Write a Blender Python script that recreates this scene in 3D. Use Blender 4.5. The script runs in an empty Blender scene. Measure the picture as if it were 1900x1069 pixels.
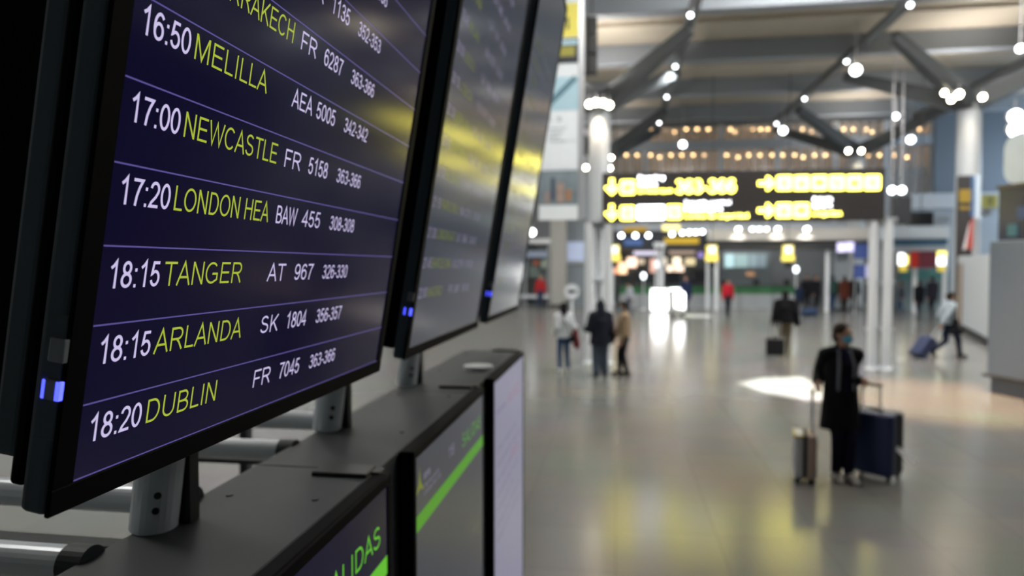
import bpy, bmesh, math, random
from mathutils import Vector, Matrix, Euler

random.seed(7)
sc = bpy.context.scene
COL = sc.collection

# ------------------------------------------------------------------ camera
CAM_H = 2.44
F = 1900 * 24.0 / 36.0
YAW = math.atan(195.0 / F)
PIT = math.atan(42.0 / F)
cd = bpy.data.cameras.new('camera')
cd.lens = 24.0
cd.sensor_width = 36.0
cd.sensor_fit = 'HORIZONTAL'
cd.clip_start = 0.02
cd.clip_end = 300
cam = bpy.data.objects.new('camera', cd)
COL.objects.link(cam)
cam.location = (0, 0, CAM_H)
cam.rotation_euler = (math.pi / 2 - PIT, 0, YAW)
sc.camera = cam
cd.dof.use_dof = True
cd.dof.focus_distance = 0.74
cd.dof.aperture_fstop = 3.4

# ------------------------------------------------------------------ view, world, sun, large lights
sc.view_settings.view_transform = 'Standard'
sc.view_settings.look = 'None'
sc.view_settings.gamma = 1.0
sc.view_settings.exposure = 0.0
sc.view_settings.use_curve_mapping = False
w = bpy.data.worlds.new('sky')
sc.world = w
w.use_nodes = True
bg = w.node_tree.nodes['Background']
bg.inputs[0].default_value = (0.72, 0.86, 1.0, 1)
bg.inputs[1].default_value = 0.6

SUN_DIR = Vector((-0.30, 1.30, -1.0))
sl = bpy.data.lights.new('sun', 'SUN')
sl.energy = 48
sl.angle = 0.009
sl.color = (1.0, 0.98, 0.95)
so = bpy.data.objects.new('sun', sl)
COL.objects.link(so)
so.location = (20, -40, 40)
so.rotation_euler = SUN_DIR.to_track_quat('-Z', 'Y').to_euler()


def area(name, loc, size, power, color, direction, size_y=None):
    l = bpy.data.lights.new(name, 'AREA')
    l.energy = power
    l.color = color
    l.shape = 'RECTANGLE'
    l.size = size
    l.size_y = size_y or size
    o = bpy.data.objects.new(name, l)
    COL.objects.link(o)
    o.location = loc
    o.rotation_euler = Vector(direction).to_track_quat('-Z', 'Y').to_euler()
    return o


# unseen fill lamps added under the roof, some tilted to light camera-facing surfaces
for ax_, ay_, e_, t_ in ((8, 9.5, 600, 0.1), (17, 9.5, 350, 0.1), (6.2, 16, 900, 0.35), (15, 16, 800, 0.35), (6.2, 20.5, 850, 0.35), (14, 20.5, 850, 0.35), (0, 14, 500, 0.4),
                         (-9, 5, 500, 0.0), (-9, 15, 500, 0.1), (-10, 27, 900, 0.1), (-10, 38, 500, 0.1)):
    area('roof_fill_light', (ax_, ay_, 11.7), 3.2, e_, (1.0, 0.97, 0.92), (0, t_, -1))
# added unseen area lamp standing in for daylight at the side wall opening
area('side_fill_light', (27.4, 40, 7.5), 9, 900, (0.66, 0.82, 1.0), (-1, 0.05, -0.15), 5)


# ------------------------------------------------------------------ pixel helpers (photo frame 1900 x 1069)
_fw = Vector((-math.sin(YAW) * math.cos(PIT), math.cos(YAW) * math.cos(PIT), -math.sin(PIT)))
_rt = Vector((math.cos(YAW), math.sin(YAW), 0))
_up = _rt.cross(_fw)
_C = Vector((0, 0, CAM_H))


def ray(px, py):
    return _fw + _rt * ((px - 950) / F) - _up * ((py - 534.5) / F)


def at(px, py, Y):
    r = ray(px, py)
    return _C + r * (Y / r.y)


def onfloor(px, py):
    r = ray(px, py)
    return _C + r * (-CAM_H / r.z)


# ------------------------------------------------------------------ materials
MATS = {}


def mat(name, color, rough=0.5, metal=0.0, emit=None, es=0.0, spec=0.5, vary=0.06, scale=6.0, bump=0.0, coat=0.0, alpha=1.0):
    if name in MATS:
        return MATS[name]
    m = bpy.data.materials.new(name)
    m.use_nodes = True
    nt = m.node_tree
    b = nt.nodes['Principled BSDF']
    b.inputs['Base Color'].default_value = (*color, 1)
    b.inputs['Roughness'].default_value = rough
    b.inputs['Metallic'].default_value = metal
    b.inputs['Specular IOR Level'].default_value = spec
    b.inputs['Coat Weight'].default_value = coat
    b.inputs['Alpha'].default_value = alpha
    tc = nt.nodes.new('ShaderNodeTexCoord')
    nz = nt.nodes.new('ShaderNodeTexNoise')
    nz.inputs['Scale'].default_value = scale
    nz.inputs['Detail'].default_value = 4
    nt.links.new(tc.outputs['Object'], nz.inputs['Vector'])
    if vary > 0:
        mr = nt.nodes.new('ShaderNodeMapRange')
        mr.inputs['To Min'].default_value = 1 - vary
        mr.inputs['To Max'].default_value = 1 + vary
        nt.links.new(nz.outputs['Fac'], mr.inputs['Value'])
        mx = nt.nodes.new('ShaderNodeMix')
        mx.data_type = 'RGBA'
        mx.blend_type = 'MULTIPLY'
        mx.inputs['Factor'].default_value = 1
        mx.inputs['A'].default_value = (*color, 1)
        nt.links.new(mr.outputs['Result'], mx.inputs['B'])
        nt.links.new(mx.outputs['Result'], b.inputs['Base Color'])
    if bump > 0:
        bp = nt.nodes.new('ShaderNodeBump')
        bp.inputs['Strength'].default_value = bump
        nt.links.new(nz.outputs['Fac'], bp.inputs['Height'])
        nt.links.new(bp.outputs['Normal'], b.inputs['Normal'])
    if emit is not None:
        b.inputs['Emission Color'].default_value = (*emit, 1)
        b.inputs['Emission Strength'].default_value = es
    MATS[name] = m
    return m


def floor_mat():
    m = bpy.data.materials.new('polished_stone')
    m.use_nodes = True
    nt = m.node_tree
    b = nt.nodes['Principled BSDF']
    tc = nt.nodes.new('ShaderNodeTexCoord')
    br = nt.nodes.new('ShaderNodeTexBrick')
    br.offset = 0
    br.inputs['Scale'].default_value = 1.0
    br.inputs['Brick Width'].default_value = 0.9
    br.inputs['Row Height'].default_value = 0.9
    br.inputs['Mortar Size'].default_value = 0.004
    br.inputs['Color1'].default_value = (0.205, 0.202, 0.186, 1)
    br.inputs['Color2'].default_value = (0.224, 0.220, 0.200, 1)
    br.inputs['Mortar'].default_value = (0.15, 0.14, 0.125, 1)
    nt.links.new(tc.outputs['Object'], br.inputs['Vector'])
    nz = nt.nodes.new('ShaderNodeTexNoise')
    nz.inputs['Scale'].default_value = 0.7
    nz.inputs['Detail'].default_value = 6
    nt.links.new(tc.outputs['Object'], nz.inputs['Vector'])
    mx = nt.nodes.new('ShaderNodeMix')
    mx.data_type = 'RGBA'
    mx.blend_type = 'MULTIPLY'
    mx.inputs['Factor'].default_value = 0.35
    nt.links.new(br.outputs['Color'], mx.inputs['A'])
    nt.links.new(nz.outputs['Color'], mx.inputs['B'])
    nt.links.new(mx.outputs['Result'], b.inputs['Base Color'])
    mr = nt.nodes.new('ShaderNodeMapRange')
    mr.inputs['To Min'].default_value = 0.14
    mr.inputs['To Max'].default_value = 0.26
    nt.links.new(nz.outputs['Fac'], mr.inputs['Value'])
    nt.links.new(mr.outputs['Result'], b.inputs['Roughness'])
    b.inputs['Specular IOR Level'].default_value = 0.55
    return m


def light_mat(name, color, strength):
    return mat(name, (0.8, 0.8, 0.8), 0.4, emit=color, es=strength, vary=0)


# ------------------------------------------------------------------ mesh helpers
def link(name, me, material, parent=None, loc=None, rot=None, smooth=False):
    if material is not None:
        me.materials.clear()
        me.materials.append(material)
    if smooth:
        for p in me.polygons:
            p.use_smooth = True
    o = bpy.data.objects.new(name, me)
    COL.objects.link(o)
    if parent is not None:
        o.parent = parent
    if loc is not None:
        o.location = loc
    if rot is not None:
        o.rotation_euler = rot
    return o


def bm_obj(name, bm, material, parent=None, loc=None, rot=None, smooth=False):
    bmesh.ops.recalc_face_normals(bm, faces=bm.faces)
    me = bpy.data.meshes.new(name)
    bm.to_mesh(me)
    bm.free()
    return link(name, me, material, parent, loc, rot, smooth)


def tag(o, label=None, cat=None, group=None, kind=None):
    if label:
        o['label'] = label
    if cat:
        o['category'] = cat
    if group:
        o['group'] = group
    if kind:
        o['kind'] = kind
    return o


def empty(name, loc=(0, 0, 0), rz=0.0, label=None, cat=None, group=None, kind=None):
    o = bpy.data.objects.new(name, None)
    o.empty_display_size = 0.1
    COL.objects.link(o)
    o.location = loc
    o.rotation_euler = (0, 0, rz)
    return tag(o, label, cat, group, kind)


def add_box(bm, lo, hi, bevel=0.0, segs=2, M=None):
    lo, hi = Vector(lo), Vector(hi)
    c = (lo + hi) / 2
    d = hi - lo
    ret = bmesh.ops.create_cube(bm, size=1)
    vs = ret['verts']
    bmesh.ops.scale(bm, vec=d, verts=vs)
    bmesh.ops.translate(bm, vec=c, verts=vs)
    if bevel > 0:
        es = list({e for v in vs for e in v.link_edges})
        r = bmesh.ops.bevel(bm, geom=es, offset=bevel, segments=segs, affect='EDGES', profile=0.5)
        vs = list({v for f in r['faces'] for v in f.verts} | {v for v in vs if v.is_valid})
    if M is not None:
        bmesh.ops.transform(bm, matrix=M, verts=vs)
    return vs


def box(name, lo, hi, material, parent=None, bevel=0.0, segs=2, M=None, loc=None, rot=None):
    bm = bmesh.new()
    add_box(bm, lo, hi, bevel, segs, M)
    return bm_obj(name, bm, material, parent, loc, rot)


def add_tube(bm, p0, p1, r0, r1=None, n=16, caps=True):
    p0, p1 = Vector(p0), Vector(p1)
    r1 = r0 if r1 is None else r1
    q = (p1 - p0).to_track_quat('Z', 'Y')
    a, b = [], []
    for i in range(n):
        t = 2 * math.pi * i / n
        v = Vector((math.cos(t), math.sin(t), 0))
        a.append(bm.verts.new(p0 + q @ (v * r0)))
        b.append(bm.verts.new(p1 + q @ (v * r1)))
    for i in range(n):
        j = (i + 1) % n
        bm.faces.new((a[i], a[j], b[j], b[i]))
    if caps:
        bm.faces.new(a[::-1])
        bm.faces.new(b)


def tube(name, p0, p1, r0, material, parent=None, r1=None, n=16):
    bm = bmesh.new()
    add_tube(bm, p0, p1, r0, r1, n)
    o = bm_obj(name, bm, material, parent)
    return o


def add_beam(bm, p0, p1, w0, h0, w1, h1):
    """a straight tapered box member: width sideways, height in the vertical plane"""
    p0, p1 = Vector(p0), Vector(p1)
    d = (p1 - p0).normalized()
    side = d.cross(Vector((0, 0, 1)))
    side = side.normalized() if side.length > 1e-6 else Vector((1, 0, 0))
    upv = side.cross(d)
    ends = []
    for p, w_, h_ in ((p0, w0, h0), (p1, w1, h1)):
        ends.append([bm.verts.new(p + side * (sx * w_ / 2) + upv * (sz * h_ / 2)) for sx, sz in ((-1, -1), (1, -1), (1, 1), (-1, 1))])
    a, b = ends
    for i in range(4):
        j = (i + 1) % 4
        bm.faces.new((a[i], a[j], b[j], b[i]))
    bm.faces.new(a[::-1])
    bm.faces.new(b)


def add_lathe(bm, prof, n=24, M=None):
    rings = []
    for r, z in prof:
        ring = []
        for i in range(n):
            t = 2 * math.pi * i / n
            v = Vector((r * math.cos(t), r * math.sin(t), z))
            ring.append(bm.verts.new(M @ v if M is not None else v))
        rings.append(ring)
    for a, b in zip(rings, rings[1:]):
        for i in range(n):
            j = (i + 1) % n
            bm.faces.new((a[i], a[j], b[j], b[i]))
    bm.faces.new(rings[0][::-1])
    bm.faces.new(rings[-1])


def prism(name, pts, y0, y1, material, parent=None):
    """an outline in x,z pushed from y0 to y1"""
    bm = bmesh.new()
    a = [bm.verts.new((x, y0, z)) for x, z in pts]
    b = [bm.verts.new((x, y1, z)) for x, z in pts]
    n = len(pts)
    for i in range(n):
        j = (i + 1) % n
        bm.faces.new((a[i], a[j], b[j], b[i]))
    bm.faces.new(a[::-1])
    bm.faces.new(b)
    return bm_obj(name, bm, material, parent)


def rrect(x0, z0, x1, z1, r, n=5):
    pts = []
    for cx, cz, a0 in ((x1 - r, z0 + r, -90), (x1 - r, z1 - r, 0), (x0 + r, z1 - r, 90), (x0 + r, z0 + r, 180)):
        for k in range(n + 1):
            a = math.radians(a0 + 90 * k / n)
            pts.append((cx + r * math.cos(a), cz + r * math.sin(a)))
    return pts


# ------------------------------------------------------------------ lettering: a plain grotesque drawn as strokes, cap height 1
def _arc(cx, cz, rx, rz, a0, a1, n=14):
    return [(cx + rx * math.cos(math.radians(a0 + (a1 - a0) * i / n)), cz + rz * math.sin(math.radians(a0 + (a1 - a0) * i / n))) for i in range(n + 1)]


def _oval(cx, cz, rx, rz):
    return _arc(cx, cz, rx, rz, 90, 450, 28)


_S1 = _arc(.45, .735, .29, .205, 25, 180, 12) + _arc(.45, .735, .29, .205, 180, 250, 5)[1:] + _arc(.45, .29, .33, .23, 70, -90, 12)[1:] + _arc(.45, .29, .33, .23, -90, -168, 7)[1:]
_s1 = [(x * .82, z * .73) for x, z in _S1]
GLYPH = {
    '0': (.78, [_oval(.39, .5, .28, .44)]),
    '1': (.78, [[(.16, .74), (.33, .84), (.46, .985), (.46, 0)]]),
    '2': (.78, [_arc(.38, .70, .26, .24, 172, -25, 14) + [(.48, .42), (.20, .20), (.11, .06), (.68, .06)]]),
    '3': (.78, [_arc(.37, .735, .23, .205, 165, -90, 14) + [(.29, .53)], _arc(.37, .29, .28, .23, 90, -170, 16)]),
    '4': (.78, [[(.53, 0), (.53, .96), (.08, .29), (.72, .29)]]),
    '5': (.78, [[(.64, .94), (.23, .94), (.15, .50)] + _arc(.38, .33, .27, .27, 138, -165, 18)]),
    '6': (.78, [_oval(.40, .33, .265, .27), _arc(.42, .52, .30, .42, 42, 180, 12) + [(.115, .45), (.135, .33)]]),
    '7': (.78, [[(.09, .94), (.68, .94), (.50, .68), (.37, .36), (.31, 0)]]),
    '8': (.78, [_oval(.39, .735, .22, .205), _oval(.39, .285, .28, .23)]),
    '9': (.78, [_oval(.38, .67, .265, .27), _arc(.36, .48, .30, .42, -138, 0, 12) + [(.665, .55), (.645, .67)]]),
    ':': (.39, [[(.195, .0), (.195, .125)], [(.195, .60), (.195, .725)]]),
    '.': (.39, [[(.195, .0), (.195, .125)]]),
    '!': (.39, [[(.195, .0), (.195, .125)], [(.195, .28), (.195, 1)]]),
    '-': (.46, [[(.05, .36), (.41, .36)]]),
    'A': (.93, [[(.05, 0), (.465, .97), (.88, 0)], [(.19, .34), (.74, .34)]]),
    'B': (.93, [[(.16, .5), (.16, .06), (.5, .06)] + _arc(.53, .285, .28, .225, -90, 90, 10) + [(.16, .51)], [(.16, .5), (.16, .94), (.48, .94)] + _arc(.50, .73, .24, .21, 90, -90, 10)]),
    'C': (1.0, [_arc(.51, .5, .41, .44, 42, 318, 24)]),
    'D': (1.0, [[(.17, .5), (.17, .06), (.46, .06)] + _arc(.46, .5, .40, .44, -90, 90, 16) + [(.17, .94), (.17, .5)]]),
    'E': (.93, [[(.86, .06), (.17, .06), (.17, .94), (.83, .94)], [(.17, .51), (.78, .51)]]),
    'F': (.85, [[(.17, 0), (.17, .94), (.80, .94)], [(.17, .49), (.70, .49)]]),
    'G': (1.09, [_arc(.53, .5, .43, .44, 45, 300, 24) + [(.93, .20), (.93, .46), (.56, .46)]]),
    'H': (1.0, [[(.17, 0), (.17, 1)], [(.84, 0), (.84, 1)], [(.17, .53), (.84, .53)]]),
    'I': (.39, [[(.195, 0), (.195, 1)]]),
    'J': (.70, [[(.53, 1), (.53, .30)] + _arc(.30, .28, .23, .225, 0, -180, 12)]),
    'K': (.93, [[(.16, 0), (.16, 1)], [(.16, .34), (.84, .99)], [(.40, .58), (.88, .01)]]),
    'L': (.78, [[(.16, 1), (.16, .06), (.73, .06)]]),
    'M': (1.16, [[(.16, 0), (.16, .94), (.20, .94), (.58, .06), (.96, .94), (1.0, .94), (1.0, 0)]]),
    'N': (1.0, [[(.16, 0), (.16, .95), (.19, .95), (.81, .05), (.84, .05), (.84, 1)]]),
    'O': (1.09, [_oval(.545, .5, .43, .44)]),
    'P': (.93, [[(.17, 0), (.17, .94), (.55, .94)] + _arc(.56, .69, .26, .25, 90, -90, 12) + [(.17, .44)]]),
    'Q': (1.09, [_oval(.545, .5, .43, .44), [(.60, .24), (.98, -.03)]]),
    'R': (1.0, [[(.17, 0), (.17, .94), (.58, .94)] + _arc(.60, .71, .26, .23, 90, -90, 12) + [(.17, .48)], [(.52, .47), (.68, .33), (.90, .01)]]),
    'S': (.93, [_S1]),
    'T': (.85, [[(.43, 0), (.43, .94)], [(.04, .94), (.82, .94)]]),
    'U': (1.0, [[(.16, 1), (.16, .38)] + _arc(.50, .38, .34, .32, 180, 360, 16) + [(.84, 1)]]),
    'V': (.93, [[(.05, 1), (.465, .03), (.88, 1)]]),
    'W': (1.32, [[(.07, 1), (.36, .04), (.66, .95), (.96, .04), (1.25, 1)]]),
    'X': (.93, [[(.06, 0), (.87, 1)], [(.06, 1), (.87, 0)]]),
    'Y': (.93, [[(.05, 1), (.465, .43), (.88, 1)], [(.465, .43), (.465, 0)]]),
    'Z': (.85, [[(.09, .94), (.78, .94), (.07, .06), (.82, .06)]]),
    'a': (.78, [[(.62, 0), (.62, .45)] + _arc(.37, .47, .25, .20, 0, 160, 10), _oval(.34, .21, .24, .17)]),
    'b': (.78, [[(.13, 0), (.13, 1)], _oval(.39, .36, .25, .32)]),
    'c': (.70, [_arc(.38, .36, .27, .32, 45, 315, 18)]),
    'd': (.78, [[(.64, 0), (.64, 1)], _oval(.38, .36, .25, .32)]),
    'e': (.78, [[(.12, .38), (.65, .38)] + _arc(.385, .36, .27, .32, 5, 320, 18)]),
    'f': (.39, [[(.18, 0), (.18, .80)] + _arc(.32, .80, .14, .15, 180, 80, 6), [(.03, .68), (.36, .68)]]),
    'g': (.78, [[(.64, .70), (.64, .0)] + _arc(.38, -.02, .26, .20, 0, -160, 10), _oval(.38, .36, .25, .32)]),
    'h': (.78, [[(.14, 0), (.14, 1)], _arc(.39, .43, .24, .25, 180, 0, 10) + [(.63, 0)]]),
    'i': (.31, [[(.155, 0), (.155, .70)], [(.155, .87), (.155, 1)]]),
    'j': (.31, [[(.155, .70), (.155, -.2)], [(.155, .87), (.155, 1)]]),
    'k': (.70, [[(.13, 0), (.13, 1)], [(.13, .28), (.60, .70)], [(.32, .44), (.64, 0)]]),
    'l': (.31, [[(.155, 0), (.155, 1)]]),
    'm': (1.16, [[(.14, 0), (.14, .70)], _arc(.36, .45, .22, .23, 180, 0, 10) + [(.58, 0)], _arc(.80, .45, .22, .23, 180, 0, 10) + [(1.02, 0)]]),
    'n': (.78, [[(.14, 0), (.14, .70)], _arc(.39, .43, .24, .25, 180, 0, 10) + [(.63, 0)]]),
    'o': (.78, [_oval(.39, .36, .27, .32)]),
    'p': (.78, [[(.13, -.28), (.13, .70)], _oval(.39, .36, .25, .32)]),
    'q': (.78, [[(.64, -.28), (.64, .70)], _oval(.38, .36, .25, .32)]),
    'r': (.46, [[(.14, 0), (.14, .70)], _arc(.34, .44, .20, .24, 180, 80, 8)]),
    's': (.70, [_s1]),
    't': (.39, [[(.19, .92), (.19, .16)] + _arc(.31, .16, .12, .11, 180, 290, 6), [(.03, .68), (.36, .68)]]),
    'u': (.78, [[(.14, .70), (.14, .28)] + _arc(.38, .28, .24, .24, 180, 360, 10) + [(.62, .70)], [(.64, 0), (.64, .70)]]),
    'v': (.70, [[(.04, .70), (.35, .03), (.66, .70)]]),
    'w': (1.0, [[(.05, .70), (.27, .04), (.5, .66), (.73, .04), (.95, .70)]]),
    'x': (.70, [[(.06, 0), (.64, .70)], [(.06, .70), (.64, 0)]]),
    'y': (.70, [[(.05, .70), (.36, .04)], [(.66, .70), (.30, -.17), (.08, -.22)]]),
}


def _ribbon(pts, t):
    """outline of a mitred stroke of thickness t along pts: list of (a, b) offset pairs"""
    closed = (Vector(pts[0]) - Vector(pts[-1])).length < 1e-6 and len(pts) > 4
    n = len(pts)
    out = []
    for i in range(n):
        p = Vector(pts[i])
        if closed:
            q0, q1 = Vector(pts[i - 1 if i > 0 else n - 2]), Vector(pts[i + 1 if i < n - 1 else 1])
        else:
            q0, q1 = Vector(pts[max(i - 1, 0)]), Vector(pts[min(i + 1, n - 1)])
        d0 = (p - q0) if (p - q0).length > 1e-9 else (q1 - p)
        d1 = (q1 - p) if (q1 - p).length > 1e-9 else (p - q0)
        d0, d1 = d0.normalized(), d1.normalized()
        nrm = Vector((-(d0 + d1).y, (d0 + d1).x))
        nrm = nrm.normalized() if nrm.length > 1e-6 else Vector((-d0.y, d0.x))
        c = max(abs(nrm.dot(Vector((-d0.y, d0.x)))), 0.42)
        out.append((p + nrm * (t / 2 / c), p - nrm * (t / 2 / c)))
    return out


def lettering(name, items, material, parent, M, lift=0.0, weight=0.118):
    """items: (text, x0, x1 or None, baseline, cap height), one object each. M maps (x, 0, z) to the parent's space."""
    for body, x0, x1, z0, h in items:
        bm = bmesh.new()
        wd = sum(GLYPH[c][0] if c != ' ' else .39 for c in body)
        sx = h if x1 is None else (x1 - x0) / wd
        x = x0
        for c in body:
            if c == ' ':
                x += .39 * sx
                continue
            adv, strokes = GLYPH[c]
            for st_ in strokes:
                rb = _ribbon([(px * sx / h, pz) for px, pz in st_], weight)
                vs = [[bm.verts.new(M @ Vector((x + q[0] * h, -lift, z0 + q[1] * h))) for q in pr] for pr in rb]
                for a, b in zip(vs, vs[1:]):
                    bm.faces.new((a[0], a[1], b[1], b[0]))
            x += adv * sx
        me = bpy.data.meshes.new(name)
        bm.to_mesh(me)
        bm.free()
        link(name, me, material, parent)


def flat_quad(bm, M, x0, z0, x1, z1, lift):
    bm.faces.new([bm.verts.new(M @ Vector((x, -lift, z))) for x, z in ((x0, z0), (x1, z0), (x1, z1), (x0, z1))])


# ================================================================== THE SETTING
M_floor = floor_mat()
M_ceil = mat('ceiling_board', (0.52, 0.47, 0.39), 0.75, vary=0.10, scale=0.35)
M_steel_dark = mat('painted_steel_dark', (0.10, 0.11, 0.115), 0.5)
M_steel_grey = mat('painted_steel_grey', (0.31, 0.345, 0.39), 0.5)
M_wall = mat('wall_paint_grey', (0.40, 0.45, 0.50), 0.7)
M_wall_light = mat('wall_paint_light', (0.62, 0.66, 0.70), 0.7)
M_white = mat('white_enamel', (0.78, 0.80, 0.82), 0.45)
M_black = mat('black_plastic', (0.010, 0.011, 0.013), 0.45)
M_frame = mat('frame_aluminium', (0.55, 0.57, 0.60), 0.35, metal=0.6)
M_glass = mat('tinted_glass', (0.30, 0.36, 0.38), 0.10, vary=0.05)

tag(box('floor', (-16, -14, -0.2), (28, 48, 0), M_floor), kind='structure')

# roof with two added openings out of view, cut to shape the sun patches
CEIL = 12.2
bm = bmesh.new()


def loop(pts):
    vs = [bm.verts.new((p[0], p[1], CEIL)) for p in pts]
    for i in range(len(vs)):
        bm.edges.new((vs[i], vs[(i + 1) % len(vs)]))


def to_roof(p):
    p = Vector(p)
    return p - SUN_DIR * (CEIL - p.z)


loop(((-16, -14), (28, -14), (28, 48), (-16, 48)))
loop([to_roof(p) for p in ((2.50, 14.6, 0), (3.1, 15.35, 0), (4.1, 15.75, 0), (4.15, 12.6, 0), (3.5, 12.6, 0), (2.85, 13.3, 0))])
loop(((5.30, 19.60), (5.95, 18.75), (6.25, 17.3), (8.2, 17.1), (8.2, 18.5), (6.8, 18.9), (6.3, 19.9), (5.85, 21.3), (5.0, 21.3)))
bmesh.ops.triangle_fill(bm, edges=bm.edges[:], use_beauty=True)
top = bmesh.ops.extrude_face_region(bm, geom=bm.faces[:])
bmesh.ops.translate(bm, vec=(0, 0, 0.25), verts=[v for v in top['geom'] if isinstance(v, bmesh.types.BMVert)])
tag(bm_obj('ceiling', bm, M_ceil), kind='structure')

for i, (y0, d_) in enumerate(((10.0, 0.5), (15.6, 0.5), (25.1, 0.55), (31.2, 0.5), (37.3, 0.5), (43.4, 0.5))):
    tag(box('ceiling_beam', (-16, y0 - 0.28, 11.35), (28, y0 + 0.28, CEIL), M_steel_grey, bevel=0.04), kind='structure')
PIPES = (2.55, 9.6, 17.4)
for x0 in PIPES:
    tag(tube('ceiling_beam', (x0, 0, 11.25), (x0, 44, 11.25), 0.2, M_steel_dark), kind='structure')
# slender purlins on the roof underside
for k in range(8):
    y0 = 22.3 + 2.85 + k * 3.05
    tag(box('ceiling_beam', (-16, y0 - 0.06, CEIL - 0.16), (28, y0 + 0.06, CEIL), M_ceil), kind='structure')

# side walls with glazed openings
bm = bmesh.new()
add_box(bm, (-16.3, -14, 0), (-16, 48, 12.2))
tag(bm_obj('wall_left', bm, M_wall_light), kind='structure')
bm = bmesh.new()
add_box(bm, (28, -14, 4.6), (28.3, 34, 10.2))
add_box(bm, (28, -14, 0), (28.3, 48, 4.6))
add_box(bm, (28, -14, 10.2), (28.3, 48, 12.2))
for y0 in (34, 46):
    add_box(bm, (28, y0, 4.6), (28.3, y0 + 1.0, 10.2))
tag(bm_obj('wall_right', bm, mat('side_wall_dark', (0.11, 0.12, 0.13), 0.7)), kind='structure')

tag(box('wall_front', (-16.3, -14.3, 0), (28.3, -14, 12.2), M_wall), kind='structure')

# far wall: lower hall wall, glazed gallery above, solid panel wall on the right
YB = 46.5


def X_at(px, Y):
    return at(px, 492, Y).x


def Z_at(py, Y, px=1300):
    return at(px, py, Y).z


xg0, xg1 = X_at(1085, YB), X_at(1726, YB)
bm = bmesh.new()
add_box(bm, (-16, YB, 0), (28, YB + 0.4, 4.9))
add_box(bm, (-16, YB, 4.9), (xg0, YB + 0.4, 12.2))
add_box(bm, (xg0, YB, 11.55), (xg1, YB + 0.4, 12.2))
tag(bm_obj('wall_back', bm, mat('back_wall_paint', (0.20, 0.21, 0.22), 0.7)), kind='structure')
tag(box('wall_far_panel', (xg1, YB - 0.3, 4.9), (28, YB + 0.4, 12.2), mat('blue_grey_cladding', (0.17, 0.205, 0.245), 0.6)), kind='structure')
# gallery storeys behind the glazing
M_gal = mat('gallery_plaster', (0.52, 0.45, 0.36), 0.8)
bm = bmesh.new()
add_box(bm, (xg0, YB + 4, 4.9), (xg1, YB + 4.3, 12.2))
for z in (4.9, 8.6, 12.0):
    add_box(bm, (xg0, YB + 0.4, z - 0.15), (xg1, YB + 4, z + 0.1))
add_box(bm, (xg0 - 0.2, YB + 0.4, 4.9), (xg0, YB + 4, 12.2))
add_box(bm, (xg1, YB + 0.4, 4.9), (xg1 + 0.2, YB + 4, 12.2))
tag(bm_obj('wall_gallery', bm, M_gal), kind='structure')
# gallery windows: one per bay and storey
M_gl = mat('gallery_glass', (0.62, 0.66, 0.68), 0.12, vary=0, alpha=0.35)
xs = [X_at(p, YB) for p in (1087, 1196, 1335, 1440, 1546, 1640, 1726)]
zr = Z_at(270, YB)
n_w = 0
for k in range(6):
    for z0, z1 in ((4.9, zr - 0.3), (zr + 0.3, 11.55)):
        n_w += 1
        wn = box('window_%d' % n_w, (xs[k] + 0.15, YB + 0.08, z0), (xs[k + 1] - 0.15, YB + 0.12, z1), M_gl)
        tag(wn, kind='structure')
        bm = bmesh.new()
        m_ = 5
        for q in range(1, m_):
            x_ = xs[k] + 0.15 + (xs[k + 1] - xs[k] - 0.3) * q / m_
            add_box(bm, (x_ - 0.03, YB + 0.02, z0), (x_ + 0.03, YB + 0.18, z1))
        bm_obj('window_frame', bm, M_frame, wn)
for k in range(7):
    tag(box('trim_%d' % (k + 1), (xs[k] - 0.16, YB - 0.12, 4.9), (xs[k] + 0.16, YB + 0.3, 11.6), M_wall_light), kind='structure')
tag(box('trim_8', (xg0, YB - 0.2, zr - 0.3), (xg1, YB + 0.25, zr + 0.3), M_wall), kind='structure')
tag(box('trim_9', (xg0, YB - 0.22, 4.75), (xg1, YB + 0.1, 5.2), M_wall_light), kind='structure')

# ================================================================== ROOF COLUMNS WITH STRUTS
M_col = mat('column_enamel', (0.46, 0.49, 0.51), 0.35)
M_strut = mat('strut_paint', (0.07, 0.078, 0.082), 0.5)
COLS = (
    (-0.74, 28.2, 'round white roof column behind the hanging info banner, glowing at its top'),
    (13.95, 30.1, 'round white roof column behind the check-in block, dark info panel on its side'),
    (13.55, 42.0, 'farther round roof column above the right end of the big yellow-lettered sign'),
    (-0.74, 41.2, 'far round roof column mostly hidden behind the glowing white column'),
)
COL_TOP = 8.95
for x0, y0, lab in COLS:
    t = empty('roof_column', (x0, y0, 0), 0, lab.replace('above the right end of', 'above the end of'), 'column', 'roof columns with branching struts', 'thing')
    bm = bmesh.new()
    add_lathe(bm, [(0.62, 0), (0.62, 0.25), (0.47, 0.3), (0.45, 4.0), (0.42, 8.55), (0.30, 8.95)], 28)
    bm_obj('shaft', bm, M_col, t, smooth=True)
    bm = bmesh.new()
    add_lathe(bm, [(0.2, 8.8), (0.36, 8.9), (0.40, 9.05), (0.30, 9.25), (0.1, 9.3)], 20)
    bm_obj('capital', bm, M_strut, t, smooth=True)
    for sx in (-1, 1):
        for sy in (-1, 1):
            bm = bmesh.new()
            add_beam(bm, (sx * 0.2, sy * 0.22, 9.0), (sx * (3.3 if x0 < 5 else 3.9), sy * 2.75, 10.9), 0.5, 0.75, 0.28, 0.4)
            bm_obj('strut', bm, M_strut, t)

# ================================================================== SPOTLIGHTS
M_housing = mat('lamp_housing', (0.55, 0.56, 0.58), 0.35, metal=0.5)
M_lens_w = light_mat('lens_cool', (0.92, 0.97, 1.0), 10)
M_lens_y = light_mat('lens_warm', (1.0, 0.86, 0.62), 40)


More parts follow.
